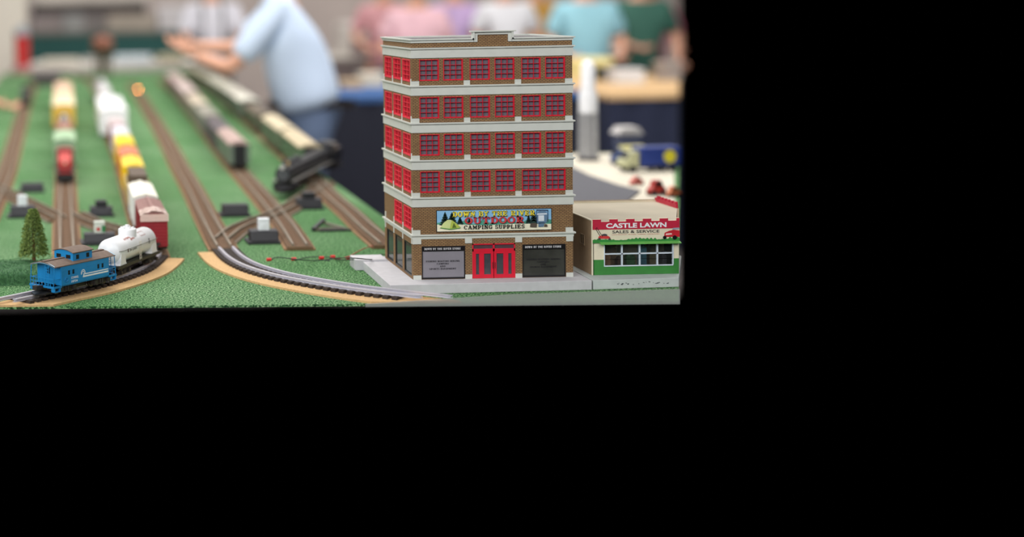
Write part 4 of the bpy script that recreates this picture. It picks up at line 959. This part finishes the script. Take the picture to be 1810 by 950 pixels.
# made-up coloured blocks behind the glass, standing in for its blurred reflections
inn = obj('interior', MB().box(.004, Cr-.01, .006, .09, BZ+.0002, BZ+.003).box(.004, Cr-.004, .056, .058, BZ, .108), mat((226, 212, 184), .8, var=.4, scale=18), ct)
for (x, y, sx_, h_, cc) in ((.035, .02, .014, .03, (150, 110, 80)), (.060, .018, .010, .022, (70, 44, 32)), (.085, .03, .016, .026, (56, 100, 60)), (.105, .02, .012, .045, (60, 110, 130)), (.128, .03, .014, .05, (96, 88, 60)), (.05, .036, .02, .05, (120, 96, 70)), (.145, .02, .008, .03, (60, 60, 66))):
    obj('reflection_block', MB().box(x-sx_/2, x+sx_/2, y, y+.014, BZ+.003, BZ+.003+h_).ball((x, y+.007, BZ+.003+h_), sx_*.5, .008, .006, 10), mat(cc, .6, var=.3, scale=80), inn)
# far side battlement on the roof
q0 = Vector((Xk-.002, Yk, 0)); bl = MB()
bl.box(Xk-.005, Xk-.001, Yk+.002, Yb, zr, zr+.008)
for i in range(6):
    y = Yk+.004+i*(Yb-Yk-.008)/6; bl.box(Xk-.0055, Xk-.0005, y, y+(Yb-Yk)/12, zr+.008, zr+.0125)
obj('rear_battlement', bl, M_redc, ct)
obj('back_trim', MB().box(0, Xk-.005, Yb-.006, Yb-.002, zr, zr+.003), M_cream, ct)
# base with chipped paint
cb0 = XR(2.616, .017)-CX
obj('sidewalk', MB().prism([(.9775-CX, 2.606-CY), (cb0, 2.616-CY), (Xk+.003, Yk-.004), (Xk+.004, Yb+.01), (.981-CX, Yb+.01)], 0, BZ-.0003), mat((190, 196, 194), .75, var=.05, scale=60), ct, .0008)
ch = MB()
for i in range(26):
    x = random.choice([random.gauss(.052, .008), random.gauss(.075, .012), random.gauss(.11, .012), random.gauss(.035, .004)]); z = .009+random.gauss(0, .0012)
    if x > cb0-.01: continue
    y = 2.606-CY+.010*(x-(.9775-CX))/(cb0-.9775+CX)-.0003; wv = random.uniform(.001, .004)
    ch.add([(x, y, z), (x+wv, y, z-.0006), (x+wv*1.3, y, z+.0003), (x+wv*.4, y, z+.0009)], [(0, 1, 2, 3)])
obj('paint_chips', ch, mat((70, 76, 80), .7), ct)

# ================================================================ CLEAR EDGE GUARD ALONG THE TABLE FRONT
def fr_pt(x):
    return tp(x, 533, 0)
eg = MB(); ex = lambda x: (lambda X: Vector((X, TF0.y+(TF1.y-TF0.y)*(X-TF0.x)/(TF1.x-TF0.x), 0)))(tp(x, 533).x); a = ex(640); b = ex(900); c = ex(1199); y_ = -.004
P3 = [(a, .001), (b, .016), (c, .0225)]
vs = []
for p, h_ in P3:
    for dy in (0.002, .006): vs += [(p.x, p.y+dy-.0085, -.004), (p.x, p.y+dy-.0085, h_)]
eg.add(vs, [(0, 4, 5, 1), (4, 8, 9, 5), (2, 3, 7, 6), (6, 7, 11, 10), (1, 5, 7, 3), (5, 9, 11, 7), (8, 10, 11, 9), (0, 1, 3, 2)])
tag(obj('edge_guard', eg, glass_mat((176, 180, 176), .58, .5)), 'frosted clear plastic strip standing along the front table edge', 'edge guard')

# ================================================================ PEOPLE
def skin_mesh(J, edges, sub=2, root=0):
    """J: list of (pos, rx, ry)"""
    me = bpy.data.meshes.new('sk'); me.from_pydata([j[0] for j in J], edges, []); o = bpy.data.objects.new('sk', me); COL.objects.link(o)
    m = o.modifiers.new('s', 'SKIN'); m.use_smooth_shade = True
    for i, j in enumerate(J):
        d = me.skin_vertices[0].data[i]; d.radius = (j[1], j[2]); d.use_root = (i == root)
    sb = o.modifiers.new('u', 'SUBSURF'); sb.levels = sub; sb.render_levels = sub
    bpy.context.view_layer.update()
    r = bpy.data.meshes.new_from_object(o.evaluated_get(bpy.context.evaluated_depsgraph_get()))
    bpy.data.objects.remove(o); return r
def join(*ms):
    mb = MB()
    for m in ms:
        if isinstance(m, MB): mb.add(m.v, m.f, True)
        else: mb.add([v.co.copy() for v in m.vertices], [tuple(p.vertices) for p in m.polygons], True)
    return mb
def hand(wr, dr, palm_n, k=1.0):
    """five curled fingers and a palm growing from the wrist"""
    dr = Vector(dr).normalized(); pn = Vector(palm_n).normalized(); sd = dr.cross(pn).normalized(); out = []
    c = Vector(wr)
    out.append(skin_mesh([(c, .024*k, .024*k), (c+dr*.05*k, .036*k, .018*k), (c+dr*.085*k, .034*k, .015*k)], [(0, 1), (1, 2)], 2))
    for i, (off, ln) in enumerate(((-.030, .070), (-.010, .082), (.011, .076), (.030, .060))):
        b = c+dr*.080*k+sd*off*k
        p1 = b+(dr*.9+pn*.2).normalized()*ln*.45*k; p2 = p1+(dr*.6+pn*.8).normalized()*ln*.33*k; p3 = p2+(dr*.1+pn).normalized()*ln*.25*k
        out.append(skin_mesh([(b, .0095*k, .0095*k), (p1, .009*k, .009*k), (p2, .0085*k, .0085*k), (p3, .007*k, .007*k)], [(0, 1), (1, 2), (2, 3)], 1))
    b = c+dr*.03*k-sd*.028*k; p1 = b+(dr*.5-sd*.6+pn*.35).normalized()*.035*k; p2 = p1+(dr*.8+pn*.4-sd*.1).normalized()*.03*k
    out.append(skin_mesh([(b, .012*k, .012*k), (p1, .0105*k, .0105*k), (p2, .0085*k, .0085*k)], [(0, 1), (1, 2)], 1))
    return out
SKIN = mat((214, 160, 134), .55, var=.05, scale=12)
def head(c, tilt, k=1.0):
    c = Vector(c); mb = MB(); n = 24; m = 18; R = Matrix.Rotation(tilt, 3, 'Y'); vs = []
    for i in range(m+1):
        t = pi*i/m
        for j in range(n):
            a = 2*pi*j/n; x, y, z = sin(t)*cos(a), sin(t)*sin(a), cos(t)
            rx = .098; ry = .076; rz = .118
            if z < 0: ry *= 1-.28*(-z)**1.3; rx *= 1-.12*(-z)
            vx = Vector((x*rx, y*ry, z*rz))
            if x > .75 and abs(y) < .28: vx.x += .020*max(0, 1-abs(z+.12)/.22)*(1-abs(y)/.28)      # nose
            if x > .6 and .05 < z < .3 and .15 < abs(y) < .6: vx.x -= .007                          # eye sockets
            if x > .8 and -.56 < z < -.40: vx.x += .004                                          # lips
            vs.append(c + R @ vx*k)
    mb.add(vs, [(i*n+j, i*n+(j+1) % n, (i+1)*n+(j+1) % n, (i+1)*n+j) for i in range(m) for j in range(n)], True)
    for s in (-1, 1): mb.ball(c+R @ Vector((-.005, s*.078, -.01))*k, .018*k, .009*k, .03*k, 10)
    return mb, R
def person(label, loc, rz, shirt, pants, hair, arms, lean=.1, belly=.13, hgt=1.0, skin=None, straps=None, group=None):
    skin = skin or SKIN; t = thing('person', label, 'person', (loc[0], loc[1], FZ), rz, group)
    k = hgt; V = lambda x, y, z: Vector((x*k, y*k, z*k))
    pel = V(0, 0, .93); ch = V(.12*lean*3, 0, 1.18); up = V(.2*lean*3.4, 0, 1.40); nk = V(.24*lean*3.6, 0, 1.52); hd = nk+V(.03+.1*lean, 0, .15)
    J = [(pel, .13*k, .12*k), (ch, .12*k, .13*k), (up, .10*k, .13*k), (nk, .055*k, .055*k), (hd-V(0, 0, .06), .05*k, .05*k)]
    E_ = [(0, 1), (1, 2), (2, 3), (3, 4)]; hands = []
    Js = [(pel+V(0, 0, -.04), belly*1.12*k, .175*k), (pel+V(.03, 0, .06), belly*1.16*k, .18*k), (ch, belly*1.12*k, .185*k), (up, .12*k, .165*k), (nk-V(0, 0, .035), .068*k, .07*k)]; Es = [(0, 1), (1, 2), (2, 3), (3, 4)]
    for s, (el, wr) in zip((-1, 1), arms):
        sh = up+V(0, s*.19, .02); el = V(*el); wr = V(*wr); b = len(J)
        J += [(sh, .05*k, .05*k), (el, .042*k, .042*k), (wr, .027*k, .024*k)]; E_ += [(2, b), (b, b+1), (b+1, b+2)]
        dr = (wr-el).normalized(); hands += hand(wr-dr*.01, dr, (dr.cross(Vector((0, 1, 0))) if dr.z > -.9 else (0, -s, 0)) or (0, 0, -1), k)
        b = len(Js); se = sh.lerp(el, .85)
        Js += [(sh, .078*k, .078*k), (se, .072*k, .072*k)]; Es += [(3, b), (b, b+1)]
    Jp = [(pel+V(0, 0, .05), belly*k, .16*k), (pel+V(0, 0, -.06), .135*k, .165*k)]; Ep = [(0, 1)]
    for s in (-1, 1):
        hp = V(0, s*.10, .84); kn = V(.03, s*.11, .49); an = V(-.02, s*.12, .09); b = len(J)
        J += [(hp, .08*k, .08*k), (kn, .055*k, .055*k), (an, .038*k, .038*k)]; E_ += [(0, b), (b, b+1), (b+1, b+2)]
        b = len(Jp); Jp += [(hp, .105*k, .10*k), (kn, .078*k, .078*k), (V(-.02, s*.12, .07), .065*k, .065*k)]; Ep += [(1, b), (b, b+1), (b+1, b+2)]
    hm, R = head(hd+V(.02, 0, .03), .15+lean, k)
    obj('body', join(skin_mesh(J, E_), hm, *hands), skin, t)
    obj('shirt', skin_mesh(Js, Es), shirt, t); obj('trousers', skin_mesh(Jp, Ep), pants, t)
    obj('belt', MB().lathe([(1, -.014), (1.02, 0), (1, .014)], tuple(pel+V(0, 0, .015)), 28, Matrix.Diagonal((belly*1.05*k, .165*k, 1, 1)).to_4x4() if False else Matrix(((belly*1.04*k, 0, 0, 0), (0, .168*k, 0, 0), (0, 0, 1.2, 0), (0, 0, 0, 1)))), mat((40, 34, 32), .5), t)
    hc = hd+V(.02, 0, .03); hv = MB(); n = 20
    for i in range(8):
        pass
    vs = []
    for i in range(9):
        th = pi*.56*i/8
        for j in range(n):
            a = 2*pi*j/n; cut = 1 - .35*max(0, cos(a)); tt = th*cut
            vs.append(hc + R @ (Vector((sin(tt)*cos(a)*.106, sin(tt)*sin(a)*.085, cos(tt)*.126))*k))
    hv.add(vs, [(i*n+j, i*n+(j+1) % n, (i+1)*n+(j+1) % n, (i+1)*n+j) for i in range(8) for j in range(n)], True)
    obj('hair', hv, hair, t)
    for s in (-1, 1):
        obj('eye', MB().ball(hc+R @ (Vector((.082, s*.030, .018))*k), .011*k), mat((236, 232, 226), .2), t)
        sh_ = MB().ball(V(.05, s*.12, .045), .14*k, .05*k, .045*k, 14)
        for i_, v in enumerate(sh_.v): sh_.v[i_] = (v[0], v[1], max(v[2], 0))
        obj('shoe', sh_, mat((44, 40, 40), .5), t)
    if straps:
        for s in (-1, 1): obj('suspender', MB().tube([pel+V(belly*1.1, s*.08, .04), ch+V(belly*1.16, s*.09, 0), up+V(.12, s*.09, .02), up+V(0, s*.09, .14)], .014*k, 6), straps, t)
    return t
hg = mat((150, 146, 142), .8, var=.2, scale=60); hb = mat((70, 52, 42), .8, var=.2, scale=60); hblk = mat((36, 32, 32), .7)
jeans = mat((92, 108, 136), .8, var=.15, scale=8); navy = mat((42, 46, 60), .8)
# man in the light blue shirt, leaning over the layout (faces -x)
person('person in a light blue short sleeved shirt and jeans leaning over the trains', (1.232, 7.0), pi-.12, mat((200, 216, 238), .8, var=.03, scale=6), jeans, hg,
       [((.36, -.18, 1.22), (.60, -.20, 1.235)), ((.40, .18, 1.13), (.57, .12, 1.20))], lean=.22, belly=.205, hgt=1.0)
# man behind him with suspenders
p = at(360, 20, 8.6)
person('person in a pale grey shirt with dark suspenders, behind the reaching arm', (at(372, 20, 12.35).x, 12.35), -pi/2, mat((206, 204, 212), .8), navy, hg, [((.22, -.26, 1.16), (.42, -.16, 1.12)), ((.22, .26, 1.16), (.44, .16, 1.12))], lean=.08, belly=.15, straps=mat((104, 106, 104), .7), hgt=.98)
def stand(px, Y, label, shirt, pants, hair, rz=-pi/2, belly=.13, hgt=.95, arms=None, lean=.08, skin=None):
    p = at(px, 60, Y); return person(label, (p.x, Y), rz, shirt, pants, hair, arms or [((.06, -.28, 1.18), (.28, -.20, 1.08)), ((.06, .28, 1.18), (.28, .18, 1.08))], lean=lean, belly=belly, hgt=hgt, skin=skin)
stand(733, 10.7, 'person in a dusty pink shirt beyond the tables, behind the store roof', mat((218, 176, 184), .8, var=.1, scale=8), navy, hb, belly=.2, hgt=.93)
stand(800, 12.2, 'person in a lilac purple top, right of the dusty pink shirt', mat((186, 160, 200), .8, var=.1, scale=8), navy, hb)
stand(676, 12.9, 'person in a faded rose top, far left among the standing visitors', mat((206, 150, 154), .8, var=.1, scale=8), jeans, hg)
stand(890, 12.0, 'person in a white shirt above the raised middle of the store roof', mat((226, 226, 230), .8, var=.05), navy, hb)
stand(945, 13.2, 'person in a mustard yellow top in the distance', mat((196, 150, 66), .8, var=.1), jeans, hblk)
stand(1030, 10.4, 'person in a bright sky blue shirt right of the store roof', mat((142, 192, 206), .8, var=.04), navy, hg, belly=.17)
stand(1128, 11.3, 'person in a dark green shirt with one bare forearm held forward', mat((52, 98, 84), .8, var=.08), navy, hb, arms=[((.05, -.30, 1.16), (.30, -.12, 1.10)), ((.06, .29, 1.16), (.24, .24, .98))], belly=.15)
stand(1148, 12.9, 'person in a mauve pink top at the right edge of the photo', mat((192, 120, 136), .8, var=.1), navy, hblk, hgt=.9)
stand(-160, 7.3, 'person at the far left reaching a hand over the leftmost track', mat((160, 186, 160), .8), navy, hb, rz=.15, arms=[((.28, -.2, 1.14), (.50, -.1, 1.06)), ((.2, .22, 1.12), (.36, .1, 1.04))], lean=.15, hgt=.9)

# ================================================================ TABLES AND GOODS BEHIND
def tbl(label, pts, ztop, top_m, skirt_m, skirt_z=None, th=.03):
    t = thing('exhibit_table', label, 'table', (pts[0][0], pts[0][1], 0)); o = Vector((pts[0][0], pts[0][1]))
    P = [(p[0]-o.x, p[1]-o.y) for p in pts]
    obj('tabletop', MB().prism(P, ztop-th, ztop), top_m, t)
    cx_ = sum(p[0] for p in P)/len(P); cy_ = sum(p[1] for p in P)/len(P)
    Q = [(cx_+(p[0]-cx_)*.985, cy_+(p[1]-cy_)*.985) for p in P]; mb_ = MB(); n = len(Q)
    for i in range(n):
        a, b = Vector(Q[i]), Vector(Q[(i+1) % n]); m_ = max(2, int((b-a).length/.05)); nn = Vector(((b-a).y, -(b-a).x)).normalized(); vs = []
        for k_ in range(m_+1):
            q = a.lerp(b, k_/m_) + nn*(.012*sin(k_*1.9) if 0 < k_ < m_ else 0); vs += [(q.x, q.y, FZ+.01), (q.x, q.y, ztop-th)]
        mb_.add(vs, [(2*k_, 2*k_+2, 2*k_+3, 2*k_+1) for k_ in range(m_)], True)
    obj('table_skirt', mb_, skirt_m, t); return t
M_navy = mat((30, 32, 46), .9, var=.1); M_wood = mat((206, 170, 124), .6, var=.08, scale=6)
xa = at(560, 165, 8.2).x
tbl('table with a blue edged cloth and dark navy skirt between man and brick store', [(xa, 8.15), (3.05, 8.15), (3.05, 9.75), (xa, 9.75)], -.005, mat((48, 88, 142), .7), M_navy)
tbl('table with a tan wooden top and navy skirt at the upper right', [(3.07, 7.95), (RX(7.95)-.0, 7.95), (RX(9.9), 9.9), (3.07, 9.9)], -.005, M_wood, mat((32, 38, 62), .9, var=.1))
xg0, xg1 = at(30, 70, 15).x, at(330, 70, 15).x
tbl('distant table with a dark teal green skirt across the upper left', [(xg0, 15), (xg1+.5, 15), (xg1+.5, 16.3), (xg0, 16.3)], .28, mat((92, 92, 84), .7), mat((38, 82, 78), .9))
xw0, xw1 = at(52, 100, 12.4).x, at(420, 100, 12.4).x
tbl('table under a white cloth just beyond the end of the turf', [(xw0, 12.9), (xw1, 12.9), (xw1, 13.9), (xw0, 13.9)], .02, mat((214, 208, 198), .8), mat((206, 200, 192), .8, var=.05))
tbl('far table with a pale cloth across the middle background', [(2.4, 13.6), (5.8, 13.6), (5.8, 14.6), (2.4, 14.6)], .02, mat((196, 190, 180), .8), mat((120, 108, 106), .9))
# near right display table with models
y0_, y1_ = 3.55, 4.9
x0_ = 1.30
x0_ = 1.30
tag(obj('table_cloth', MB().prism([(x0_+.03, y0_), (RX(y0_)-.01, y0_), (RX(y1_-.02)-.02, y1_-.02), (1.64, y1_-.02)], .0001, .0012), mat((206, 198, 180), .7, var=.08, scale=5)), 'cream cloth under the toy trucks, behind the lawn shop', 'cloth')
gm_ = [tp(1000, 292), tp(1040, 312), tp(1092, 330), tp(1132, 340), tp(1100, 366), tp(1000, 372)]
gm_ = [(p.x, max(p.y, 3.56)) for p in gm_]
tag(obj('road_mat', MB().prism(gm_, .0014, .006), mat((82, 82, 88), .8, var=.06)), 'dark grey road mat lying between store and lawn shop roof', 'mat')
# white model tower
p = tp(1040, 284)
t = thing('model_tower', 'tall white model tower with grey lattice legs right of the brick store', 'model tower', p)
kk = p.y/F; R_ = 15*kk
lt = MB()
for a in range(6):
    aa = a*pi/3
    for z in range(5):
        zA, zB = z*.032, (z+1)*.032; lt.bar((R_*cos(aa), R_*sin(aa), zA), (R_*cos(aa+pi/3), R_*sin(aa+pi/3), zB), .005); lt.bar((R_*cos(aa), R_*sin(aa), zA), (R_*cos(aa), R_*sin(aa), zB), .007)
        lt.bar((R_*cos(aa), R_*sin(aa), zB), (R_*cos(aa+pi/3), R_*sin(aa+pi/3), zB), .004)
obj('lattice_legs', lt, mat((170, 170, 172), .5), t); obj('core', MB().cyl((0, 0, 0), (0, 0, .165), R_*.6, 18), mat((184, 184, 188), .5), t)
obj('column', MB().lathe([(R_*1.05, .16), (R_*1.05, .22), (R_*.8, .24), (R_*.8, .315), (R_*.55, .33), (0, .338)], n=24), mat((240, 240, 242), .5), t)
obj('foot', MB().cyl((0, 0, 0), (0, 0, .012), R_*1.25, 20), mat((60, 56, 60), .6), t)
# toy vehicles
def toy_truck(label, px, py, Lpx, hpx, cabc, boxc, rz=0, emblem=None, z=0):
    p = tp(px, py, z); k_ = p.y/F; L = Lpx*k_; h = hpx*k_; w_ = h*.75
    t = thing('toy_truck', label, 'toy truck', p, rz)
    obj('chassis', MB().box(-L/2, L/2, -w_*.4, w_*.4, h*.16, h*.26), M_blk, t)
    obj('cargo_box', MB().box(-L*.22, L/2, -w_/2, w_/2, h*.26, h), mat(boxc, .45), t, .002)
    c_ = obj('cab', MB().xz([(-L/2, h*.2), (-L*.24, h*.2), (-L*.24, h*.85), (-L*.38, h*.85), (-L*.46, h*.55), (-L/2, h*.5)], -w_*.45, w_*.45), mat(cabc, .4), t, .002)
    obj('windshield', MB().bar((-L*.465, 0, h*.57), (-L*.39, 0, h*.82), w_*.7, .002), M_dark, c_)
    for x in (-L*.36, L*.12, L*.36):
        for s in (-1, 1): obj('wheel', MB().cyl((x, s*w_*.36, h*.15), (x, s*w_*.52, h*.15), h*.15, 16), M_blk, t)
    if emblem: obj('emblem', MB().cyl((L*.3, -w_/2-.001, h*.62), (L*.3, -w_/2, h*.62), h*.26, 20), mat(emblem, .4), t)
    return t
toy_truck('blue and yellow toy truck with a round yellow emblem', 1146, 303, 104, 44, (190, 190, 150), (44, 62, 130), .12, (226, 212, 60))
toy_truck('yellow and cream toy truck left of the blue toy truck', 1112, 292, 60, 34, (60, 80, 130), (206, 198, 130), .1)
def toy_car(label, px, py, wpx, hpx, c_):
    p = tp(px, py); k_ = p.y/F; w_ = wpx*k_; h = hpx*k_
    t = thing('toy_car', label, 'toy car', p, .3)
    obj('body', MB().xz([(-w_/2, h*.18), (w_/2, h*.18), (w_/2, h*.5), (w_*.34, h*.58), (w_*.2, h), (-w_*.2, h), (-w_*.32, h*.58), (-w_/2, h*.48)], -w_*.2, w_*.2), mat(c_, .3), t, .004)
    obj('side_window', MB().xz([(-w_*.27, h*.6), (w_*.27, h*.6), (w_*.17, h*.92), (-w_*.17, h*.92)], -w_*.204, w_*.204), M_dark, t)
    for x in (-w_*.3, w_*.3):
        for s in (-1, 1): obj('wheel', MB().cyl((x, s*w_*.15, h*.2), (x, s*w_*.22, h*.2), h*.2, 14), M_blk, t)
toy_car('deep red toy car between mat and lawn shop roof', 1160, 346, 34, 28, (168, 52, 44)); toy_car('orange brown toy car at the right edge above the battlement', 1190, 349, 26, 20, (196, 110, 70))
toy_car('small pinkish red toy car left of the deep red one', 1125, 328, 26, 16, (200, 96, 84))
p = tp(1108, 258)
t = thing('model_kiosk', 'small pale grey roofed model kiosk behind the yellow toy truck', 'model building', p)
kk = p.y/F; obj('walls', MB().box(-18*kk, 18*kk, -.03, .03, 0, 22*kk), mat((90, 96, 120), .6), t)
obj('roof', MB().xz([(-23*kk, 22*kk), (23*kk, 22*kk), (14*kk, 34*kk), (-14*kk, 34*kk)], -.04, .04), mat((190, 186, 184), .6), t)
# goods on the far tables: boxes with lids and tape
def carton(label, px, py, Y, wpx, hpx, c_, z=None, name='storage_box', cat='box', lid=None, zoff=None):
    p = at(px, py, Y); k_ = Y/F; w_ = wpx*k_; h = hpx*k_
    z = zoff if zoff is not None else p.z
    t = thing(name, label, cat, (p.x, Y, z), random.uniform(-.1, .1))
    obj('body', MB().box(-w_/2, w_/2, -min(w_, .35)/2, min(w_, .35)/2, 0, h*.86), mat(c_, .7, var=.1, scale=8), t, .003)
    obj('lid', MB().box(-w_/2-.006, w_/2+.006, -min(w_, .35)/2-.006, min(w_, .35)/2+.006, h*.8, h), mat(lid or tuple(min(255, int(v*1.1)) for v in c_), .6), t, .003)
TZ = -.005
for (lb, px, Y, w_, h_, c_) in (
    ('cream box on the blue cloth beside the brick store', 655, 9.2, 40, 24, (206, 196, 176)), ('flat tan box on the blue cloth right behind the man', 618, 9.0, 36, 16, (186, 160, 128)),
    ('white flat box on the tan wooden table, nearest the tower', 1106, 9.0, 48, 24, (206, 206, 208)), ('grey box at the right end of the tan wooden table', 1180, 9.2, 34, 34, (152, 142, 136)),
    ('small black box beside the white flat box', 1066, 9.3, 22, 26, (44, 48, 44)), ('pale yellow box on the tan wooden table behind the tower', 1040, 9.7, 62, 34, (226, 214, 150))):
    carton(lb, px, 130, Y, w_, h_, c_, zoff=TZ)
for (lb, px, Y, w_, h_, c_) in (
    ('pale blue white box on the white clothed table', 235, 13.2, 62, 13, (196, 206, 212)), ('ivory box left on the white clothed table', 108, 13.2, 60, 9, (204, 198, 184)),
    ('sand coloured box on the white clothed table near the hands', 300, 13.1, 40, 14, (186, 178, 150)), ('grey box on the white clothed table, between ivory and white boxes', 165, 13.6, 36, 8, (176, 172, 168))):
    carton(lb, px, 100, Y, w_, h_, c_, zoff=.02)
for (lb, px, Y, w_, h_, c_) in (
    ('mauve grey box on the teal skirted table', 82, 15.6, 56, 28, (132, 122, 120)), ('round cornered grey box on the teal skirted table', 130, 15.5, 36, 30, (138, 138, 136)),
    ('long taupe box on the teal skirted table', 232, 15.5, 84, 28, (150, 140, 128)), ('pale box on the teal skirted table by the suspenders man', 300, 15.6, 44, 42, (186, 182, 184)), ('dark grey box on the teal skirted table between lighter ones', 168, 15.8, 34, 26, (116, 110, 108))):
    carton(lb, px, 40, Y, w_, h_, c_, zoff=.28)
for (lb, px, Y, w_, h_, c_) in (
    ('large off white carton under the faded rose top', 630, 14.35, 60, 56, (194, 188, 182)), ('mauve brown carton on the far middle table', 650, 13.85, 54, 30, (128, 108, 108)),
    ('black case on the far table above the store roof', 857, 13.9, 34, 46, (34, 32, 38)), ('olive grey carton right of the black case', 950, 14.1, 60, 26, (140, 140, 124)), ('brown carton beside the black case', 818, 14.3, 30, 30, (120, 90, 80))):
    carton(lb, px, 60, Y, w_, h_, c_, zoff=.02)
# dark display shelf and light strip on the back wall
p0, p1 = at(55, 20, 18.5), at(258, 20, 18.5)
t = thing('display_rack', 'long dark display rack high above the teal skirted table', 'rack', (p0.x, 18.5, 0)); WW = p1.x-p0.x
obj('panel', MB().box(0, WW, 0, .05, .47, .60), mat((60, 52, 50), .7), t); obj('backboard', MB().box(0, WW, .05, .09, .22, .47), mat((122, 112, 110), .7, var=.15, scale=3), t)
obj('header', MB().box(0, WW*1.02, -.02, .05, .60, .74), mat((188, 180, 170), .7, var=.2, scale=2), t)
for x in (.03, WW-.03): obj('post', MB().box(x-.03, x+.03, 0, .06, FZ, .74), M_blk, t)
# cream column at the far left and the red post in front of it
p0 = at(-30, 40, 12.6); p1 = at(46, 40, 12.6)
t = thing('pillar', 'cream painted pillar at the far left edge of the photo', 'pillar', ((p0.x+p1.x)/2, 12.7, FZ)); hw = (p1.x-p0.x)/2
obj('shaft', MB().box(-hw, hw, -.12, .12, 0, 3.4), mat((222, 214, 200), .7), t); obj('plinth', MB().box(-hw-.02, hw+.02, -.14, .14, 0, .15), mat((150, 140, 130), .7), t)
p = tp(40, 129)
t = thing('model_silo', 'bright red upright model silo at the far left of the turf table', 'model silo', (p.x, p.y, 0)); kk = p.y/F
obj('tower', MB().cyl((0, 0, .05), (0, 0, 66*kk), 12.5*kk, 20), mat((206, 44, 44), .5), t)
obj('base', MB().lathe([(20*kk, 0), (20*kk, .03), (14*kk, .06)], n=16), mat((170, 120, 120), .6), t)
obj('cap', MB().lathe([(14*kk, 66*kk), (14*kk, 72*kk), (6*kk, 84*kk), (0, 86*kk)], n=20), mat((150, 154, 160), .6), t)
p = tp(182, 132)
t = thing('model_water_tower', 'model water tower with rusty brown tank at the end of the turf', 'model tower', (p.x, p.y, 0)); kk = p.y/F
obj('tank', MB().lathe([(0, 44*kk), (19*kk, 44*kk), (20*kk, 58*kk), (14*kk, 66*kk), (0, 70*kk)], n=20), mat((146, 92, 74), .6), t)
for sx in (-1, 1):
    for sy in (-1, 1): obj('leg', MB().bar((sx*13*kk, sy*13*kk, 0), (sx*10*kk, sy*10*kk, 44*kk), .02), mat((86, 78, 62), .6), t)
obj('core_pipe', MB().cyl((0, 0, 0), (0, 0, 44*kk), .025, 12), mat((92, 84, 66), .6), t)
p = tp(80, 152)
t = thing('model_station', 'low dark grey model station across the far end of the turf', 'model building', (p.x, p.y, 0)); kk = p.y/F
obj('walls', MB().box(-22*kk, 26*kk, 0, .18, 0, 18*kk), mat((82, 78, 76), .7), t); obj('roof', MB().yz([(-.04, 17*kk), (.22, 17*kk), (.09, 27*kk)], -25*kk, 29*kk), mat((96, 90, 88), .7), t)
for i in range(4): obj('window', MB().box(-16*kk+i*10*kk, -12*kk+i*10*kk, -.004, 0, 5*kk, 12*kk), M_dark, t)

GR = {'train_track': 'tracks on the turf table', 'switch_box': 'black switch boxes beside the tracks', 'storage_box': 'boxes on the far tables', 'wire': 'loose wires on the turf',
      'toy_car': 'toy cars on the cream cloth', 'toy_truck': 'toy trucks on the cream cloth', 'exhibit_table': 'exhibit tables in the hall'}
for o in list(COL.objects):
    if o.parent is None and not o.get('group'):
        g = GR.get(o.name.split('.')[0])
        if g: o['group'] = g
        elif o.name.startswith('person.'): o['group'] = 'visitors in the hall'
